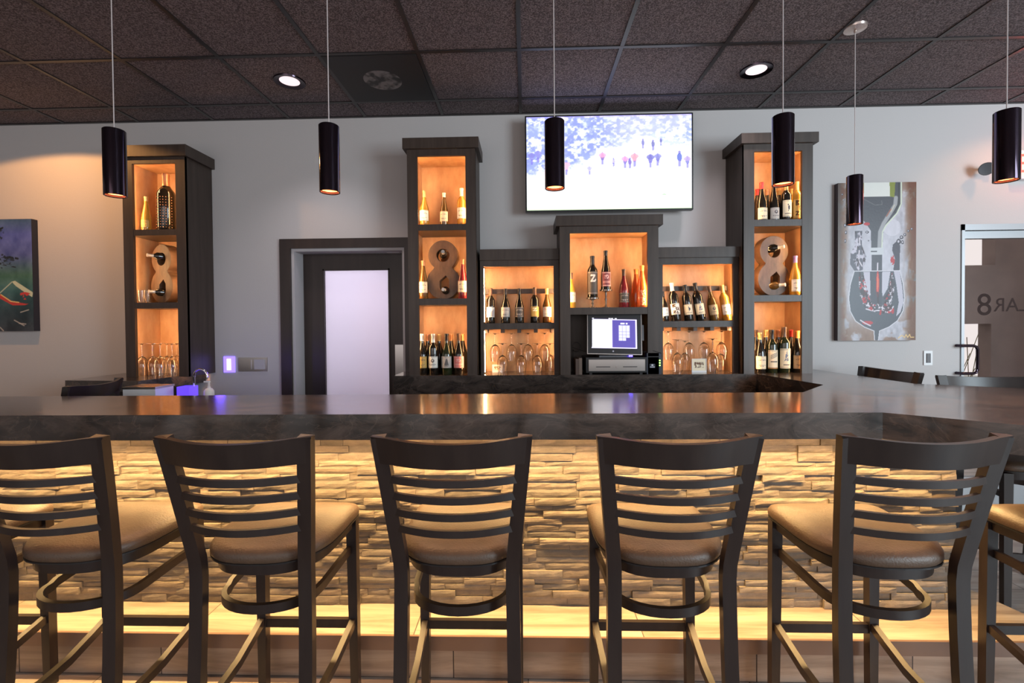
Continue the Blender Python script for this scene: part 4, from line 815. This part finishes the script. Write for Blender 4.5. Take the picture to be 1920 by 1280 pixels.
bm = bmesh.new(); add_lathe(bm, [(0, 0), (.022, .004), (.042, .03), (.048, .055), (.044, .058), (0, .050)], 20); o = obj('lamp_head', bm, M_grey, t, smooth=True); o.rotation_euler = (math.radians(115), 0, -.6); o.location = (0, -.03, 0)
obj('arm', BX((-.01, .08, -.02, -.005, -.01, .01)), M_grey, t); obj('mount', BX((.05, .09, -.02, .029, -.03, .03)), M_white, t)

# ================================================================ PENDANTS AND CEILING FITTINGS
def pendant(Yp, px, top, bot, label):
    pc = P(px, bot, Yp); pt_ = P(px, top, Yp); H = .272; t = thing('pendant_lamp', label, 'pendant lamp', (pc.x, Yp, pc.z), 0, 'pendant lamps over the bar'); return t
HP = .272; RP = .040
t = pendant(1.90, 215, 248, 370, 'black cylinder pendant hanging in front of the left tower cabinet')
zt_all = P(617, 361, 1.90).z
def shade():
    bm = bmesh.new(); add_lathe(bm, [(RP-.003, .004), (RP-.001, 0), (RP, .001), (RP, HP-.003), (RP-.003, HP), (.006, HP), (.006, HP-.004), (RP-.004, HP-.004), (RP-.004, .06), (RP-.003, .004)], 40); return bm
obj('lamp_shade', shade(), M_gloss, t, smooth=True)
bm = bmesh.new(); add_lathe(bm, [(RP-.0045, .012), (RP-.0045, .058)], 32); obj('reflector', bm, mat('copper_reflector', (.75, .35, .18), .3, .4, emit=(1, .36, .12), es=1.2), t, smooth=True)
bm = bmesh.new(); add_lathe(bm, [(0, .05), (.024, .05), (.030, .058), (0, .058)], 24); obj('bulb', bm, mat('bulb_glow', (1, .8, .5), .3, emit=(1, .55, .26), es=22), t, smooth=True)
ZW = CZ-zt_all
bm = bmesh.new(); add_tube(bm, [(0, 0, HP), (0, 0, ZW-.03)], .0022, 8); obj('cable', bm, mat('pendant_cable', (.55, .50, .50), .4), t)
bm = bmesh.new(); add_lathe(bm, [(0, ZW-.034), (.006, ZW-.034), (.008, ZW-.02), (.055, ZW-.012), (.058, ZW-.0005), (0, ZW-.0005)], 28); obj('canopy', bm, mat('canopy_nickel', (.62, .52, .48), .25, .8), t, smooth=True)
t.location.z = zt_all
for px, top, bot, lb_ in ((617.5, 233, 361, 'black cylinder pendant hanging left of the frosted door top'), (1040, 216, 348, 'grey-looking cylinder pendant in front of the television'), (1468, 209, 340, 'black cylinder pendant in front of the right tower cabinet'), (1887, 213, 343, 'dark red-tinged pendant beside the exit sign, far right')):
    c = copy_tree(t); pc = P(px, 290, 1.90); c.location = (pc.x, 1.90, zt_all); c['label'] = lb_
t.location.x = P(215, 290, 1.90).x
YP6 = 2.70; c = copy_tree(t); pc = P(1602.5, 385, YP6); c.location = (pc.x, YP6, zt_all); c['label'] = 'smaller-looking pendant farther back, in front of the wine painting'
for o in [o for o in C.objects if o.name.startswith('pendant_lamp')]:
    spot('pendant_light', (o.location.x, o.location.y, o.location.z+.03), (o.location.x, o.location.y, 0), 33, (1, .52, .24), 100, .6, .02)
def can(px, py, label):
    p = PZ(px, py, CZ); t = thing('recessed_light', label, 'ceiling light', (p.x, p.y, CZ), 0, 'recessed ceiling lights')
    bm = bmesh.new(); add_lathe(bm, [(.088, .0), (.100, -.001), (.098, -.009), (.082, -.007), (.062, -.0008), (.088, 0)], 36); obj('trim_ring', bm, M_gloss, t, smooth=True)
    bm = bmesh.new(); add_lathe(bm, [(0, -.002), (.060, -.0025), (.066, -.0006), (0, -.0006)], 30); obj('lens', bm, mat('can_lens', (.8, .7, .7), .4, emit=(1, .82, .86), es=.75), t)
    return p
for px, py, lb_ in ((543, 152, 'round recessed ceiling light left of the black ceiling diffuser'), (1418, 131, 'round recessed ceiling light above the right tower cabinet')):
    p = can(px, py, lb_); spot('can_light', (p.x, p.y, CZ-.02), (p.x, p.y, 0), 22, (1, .90, .93), 110, .8, .06)
# ceiling diffuser panel
vx, vy = X0-1.5*T, YG+.5*T
t = thing('air_diffuser', 'square black ceiling diffuser panel between the recessed light and television', 'vent', (vx, vy, CZ))
obj('panel', BX((-.29, .29, -.29, .29, -.010, -.0005)), mat('diffuser_black', (.010, .009, .010), .55), t, bevel=.003)
bm = bmesh.new(); add_lathe(bm, [(0, -.0115), (.11, -.0115), (.125, -.0102), (0, -.0102)], 40); obj('mesh_disc', bm, mat('diffuser_mesh', (.16, .15, .155), .5, noise=((.012, .012, .012), 14, 2, .42, .58)), t)
# ================================================================ BAR STOOLS
def make_stool():
    t = thing('bar_stool', '', 'bar stool')
    # local: +Y faces the bar, origin on the floor under the seat centre
    SZ = .735
    def post(s, z):   # outer back post centre line
        if z > .70: k = (z-.70)/.44; return Vector((s*(.176+.044*k), -.195-.075*k-.01*k*k, z))
        k = (.70-z)/.70; return Vector((s*(.176+.008*k), -.195-.05*k*k, z))
    for s in (-1, 1):
        bm = bmesh.new(); zs_ = [0, .12, .25, .38, .5, .6, .67, .72, .78, .86, .94, 1.02, 1.10, 1.135]
        add_sweep(bm, [post(s, z_) for z_ in zs_], .043, .030, (0, 1, 0)); obj('back_post', bm, M_chair, t, bevel=.004, smooth=True)
        bm = bmesh.new(); add_sweep(bm, [(s*.188, .185, 0), (s*.186, .183, .35), (s*.184, .18, .695)], .036, .034, (0, 1, 0), ws=[.030, .036, .040]); obj('leg', bm, M_chair, t, bevel=.003)
        # lower side stretcher, bowed
        bm = bmesh.new(); add_sweep(bm, [(s*.186, .18, .285), (s*.182, .10, .262), (s*.178, 0, .235), (s*.176, -.10, .225), (s*.180, -.205, .225)], .022, .030, (0, 0, 1)); obj('stretcher', bm, M_chair, t, bevel=.004, smooth=True)
    # crest rail, curved
    def bow(u, z, d=.055):   # u -1..1 across the back
        pl, pr_ = post(-1, z), post(1, z); p = pl.lerp(pr_, (u+1)/2); p.y -= d*(1-u*u); return p
    bm = bmesh.new(); n = 14; rg = []
    for i in range(n+1):
        u = -1+2*i/n; row = []
        z0, z1 = 1.052, 1.137
        for (zz, dy) in ((z0, -.011), (z1, -.011), (z1, .011), (z0, .011)):
            p = bow(u, zz); p.z -= (.012*(1-u*u) if zz == z1 else .004*(1-u*u)); p.y += dy; p.x += .0215*(1 if u > .99 else -1 if u < -.99 else 0); row.append(bm.verts.new(p))
        rg.append(row)
    for a, b_ in zip(rg, rg[1:]):
        for k in range(4): bm.faces.new((a[k], b_[k], b_[(k+1) % 4], a[(k+1) % 4]))
    bm.faces.new(rg[0]); bm.faces.new(rg[-1][::-1])
    obj('crest_rail', bm, M_chair, t, bevel=.004, smooth=True)
    for z_ in (.838, .892, .946, 1.000):
        bm = bmesh.new(); add_sweep(bm, [bow(u, z_) for u in np.linspace(-.93, .93, 13)], .012, .022, (0, 0, 1)); obj('slat', bm, M_chair, t, bevel=.002, smooth=True)
    # seat
    def outline(g=0, n=40):
        pts = []
        for i in range(n):
            a = 2*PI*i/n; c, s_ = math.cos(a), math.sin(a)
            e = .26 if s_ > 0 else .72
            x = math.copysign(abs(c)**e, c); y = math.copysign(abs(s_)**e, s_); wd = .202+.016*math.sin(a)+g
            pts.append((x*wd, y*(.205+g)+.0))
        return pts
    def loft(levels):
        bm = bmesh.new(); rings = [[bm.verts.new((x, y-.0, z_)) for x, y in outline(g)] for g, z_ in levels]; m = len(rings[0])
        for a, b_ in zip(rings, rings[1:]):
            for k in range(m): bm.faces.new((a[k], a[(k+1) % m], b_[(k+1) % m], b_[k]))
        bm.faces.new(rings[0][::-1]); bm.faces.new(rings[-1]); return bm
    obj('seat_frame', loft([(-.030, .665), (-.012, .665), (-.010, .702), (-.030, .7025)]), M_chair, t, smooth=True)
    cu = loft([(-.016, .703), (.002, .706), (.010, .718), (.010, .734), (.002, .748), (-.022, .758), (-.06, .764), (-.11, .767), (-.16, .768)])
    obj('seat', cu, M_vinyl, t, smooth=True)['label'] = 'brown vinyl cushion'
    bm = bmesh.new(); add_sweep(bm, [(x, y, .708) for x, y in outline(.007)], .005, .005, (0, 0, 1), closed=True); obj('piping', bm, M_black, t)
    # U-shaped bentwood brace under the seat
    pts = [(-.176, .19, .575), (-.172, .08, .570), (-.165, -.05, .560)]+[(.158*math.cos(a), -.075+.115*math.sin(a), .555) for a in np.linspace(PI, 2*PI, 17)]+[(.165, -.05, .560), (.172, .08, .570), (.176, .19, .575)]
    bm = bmesh.new(); add_sweep(bm, pts, .016, .030, (0, 0, 1)); obj('bent_brace', bm, M_chair, t, bevel=.003, smooth=True)
    obj('footrest', BX((-.175, .175, .172, .190, .255, .290)), M_chair, t, bevel=.003)
    return t
st = make_stool()
YS0 = 1.665
spots = [(60, 'bar stool cut off by the left edge of the photo, nearest the left'), (442, 'second bar stool from the left along the stone bar front'), (847.5, 'bar stool at the middle of the row, below the front of the door and tower'), (1271, 'fourth bar stool, in front of the stone below the register'), (1728, 'rightmost bar stool of the front row, beside the counter corner')]
GRP = 'bar stools around the bar'
for k, (px, lb_) in enumerate(spots):
    o = st if k == 0 else copy_tree(st); xx = X(px, 1.395, 810); o.location = (xx, YS0, 0); o['label'] = lb_; o['group'] = GRP
st['label'] = 'bar stool cut off by the left edge of the photo, back partly visible'
o = copy_tree(st); o.location = (st.location.x-.63, YS0, 0); o['label'] = 'bar stool past the left edge, only a seat corner showing'; o['group'] = GRP
o = copy_tree(st); o.location = (1.965, YS0, 0); o['label'] = 'near stool at the right photo edge, seat tucked under the angled counter'
for (bx_, by_, dv, lb_) in ((2.70, 2.82, (-.22, -.97, 0), 'far stool behind the angled counter, in front of the glass door'), (2.46, 3.25, (-.995, -.10, 0), 'far stool whose back shows above the counter below the wine painting')):
    dv = Vector(dv).normalized(); o = copy_tree(st); o.location = (bx_+dv.x*.27, by_+dv.y*.27, 0); o.rotation_euler = (0, 0, math.atan2(dv.y, dv.x)-PI/2); o['label'] = lb_

# ================================================================ LEFT END: side counter, sink
a = PZ(122, 713, ZB); b_ = PZ(259, 714, ZB); c_ = PZ(405, 695.5, ZB)
t = thing('side_counter', 'small dark marbled counter under the left tower cabinet', 'countertop', (b_.x, b_.y, 0))
bm = bmesh.new(); add_prism(bm, loc(t, [(a.x, a.y), (b_.x, b_.y), (c_.x, min(c_.y, YW-.02)), (c_.x, YW-.01), (a.x, YW-.01)]), ZB-.075, ZB); obj('slab', bm, M_counter, t, bevel=.002)
bm = bmesh.new(); add_prism(bm, loc(t, [(b_.x-.1, b_.y+.12), (c_.x-.15, YW-.1), (c_.x-.15, YW-.012), (b_.x-.45, YW-.012), (b_.x-.45, b_.y+.12)]), 0, ZB-.076); obj('base', bm, M_dark, t)
dv = Vector((-.98, -.2, 0)); o = copy_tree(st); o.location = (-2.63+dv.x*.27, 2.77+dv.y*.27, 0); o.rotation_euler = (0, 0, math.atan2(dv.y, dv.x)-PI/2); o['label'] = 'black stool standing at the small side counter below the left tower'
pb = P(160, 700, 2.85)
# sink unit
YK = 2.98; k0, k1_ = X(236, YK, 735), X(404, YK, 735); kz = Z(745, YK, 330)
t = thing('bar_sink', 'stainless underbar sink behind the front counter, below the left tower', 'sink', ((k0+k1_)/2, YK, 0))
obj('sink_body', at(t, (k0, k1_, YK-.16, YK+.02, 0, kz)), M_steel, t, bevel=.004)
bxs = (X(243, YK-.1, 732), X(303, YK-.1, 732))
t = thing('ice_bin', 'white-faced steel bin standing at the left of the underbar sink', 'bin', ((bxs[0]+bxs[1])/2, YK-.07, kz)); ih = Z(725, YK-.14, 270)-kz
obj('bin_body', at(t, (bxs[0], bxs[1], YK-.15, YK+.0, kz+.0005, kz+ih*.85)), M_white, t, bevel=.004); obj('lid', at(t, (bxs[0]-.004, bxs[1]+.004, YK-.155, YK+.004, kz+ih*.85, kz+ih)), M_steel, t, bevel=.003)
cx0, cx1 = X(338, YK-.1, 732), X(361, YK-.1, 732)
o = obj('plastic_tub', BX((cx0, cx1, YK-.13, YK-.05, kz+.0005, Z(724, YK-.1, 350))), mat('blue_tub', (.10, .08, .6), .25, trans=.3, emit=(.12, .05, 1), es=.9), bevel=.006, seg=3); tag(o, 'blue plastic tub with an added glow beside the curved faucet', 'tub')  # emission is added to the tub, which is no lamp itself
fx = X(364.5, YK-.03, 730); fz = Z(692, YK-.03, 370); r_ = .042
t = thing('faucet', 'curved chrome gooseneck faucet at the underbar sink', 'faucet', (fx, YK-.03, kz))
bm = bmesh.new(); zz = fz-kz; add_tube(bm, [(0, 0, 0), (0, 0, zz-r_)]+[(r_-r_*math.cos(a_), 0, zz-r_+r_*math.sin(a_)) for a_ in np.linspace(0.15, PI, 14)]+[(2*r_, 0, zz-r_-.02)], .0068, 12); obj('spout', bm, mat('chrome', (.75, .72, .75), .08, 1), t, smooth=True)
bm = bmesh.new(); add_lathe(bm, [(0, 0), (.02, 0), (.018, .01), (.011, .018), (.011, .04), (0, .04)], 20); obj('faucet_base', bm, MATS['chrome'], t, smooth=True)
o = obj('lever', BX((-.045, -.008, -.005, .005, .022, .03)), MATS['chrome'], t, bevel=.002)
sxp = X(392, YK-.08, 735); t = thing('soap_dispenser', 'white pump soap dispenser right of the curved faucet', 'dispenser', (sxp, YK-.08, kz)); sh_ = Z(714, YK-.08, 390)-kz
bm = bmesh.new(); add_lathe(bm, [(0, .0005), (.026, .0005), (.029, .006), (.029, sh_*.45), (.020, sh_*.58), (.009, sh_*.62), (.009, sh_*.7), (0, sh_*.7)], 20); obj('bottle_body', bm, M_white, t, smooth=True)
obj('pump', BX((-.004, .004, -.004, .004, sh_*.7, sh_*.93), (-.03, .006, -.006, .006, sh_*.93, sh_)), M_white, t, bevel=.001)
l = bpy.data.lights.new('added_blue_glow', 'POINT'); l.energy = .7; l.color = (.12, .05, 1); l.shadow_soft_size = .03; o = bpy.data.objects.new('added_blue_glow', l); C.objects.link(o); o.location = ((cx0+cx1)/2+.05, YK+.15, ZB+.06)  # added point light for the blue glow on the left tower's side
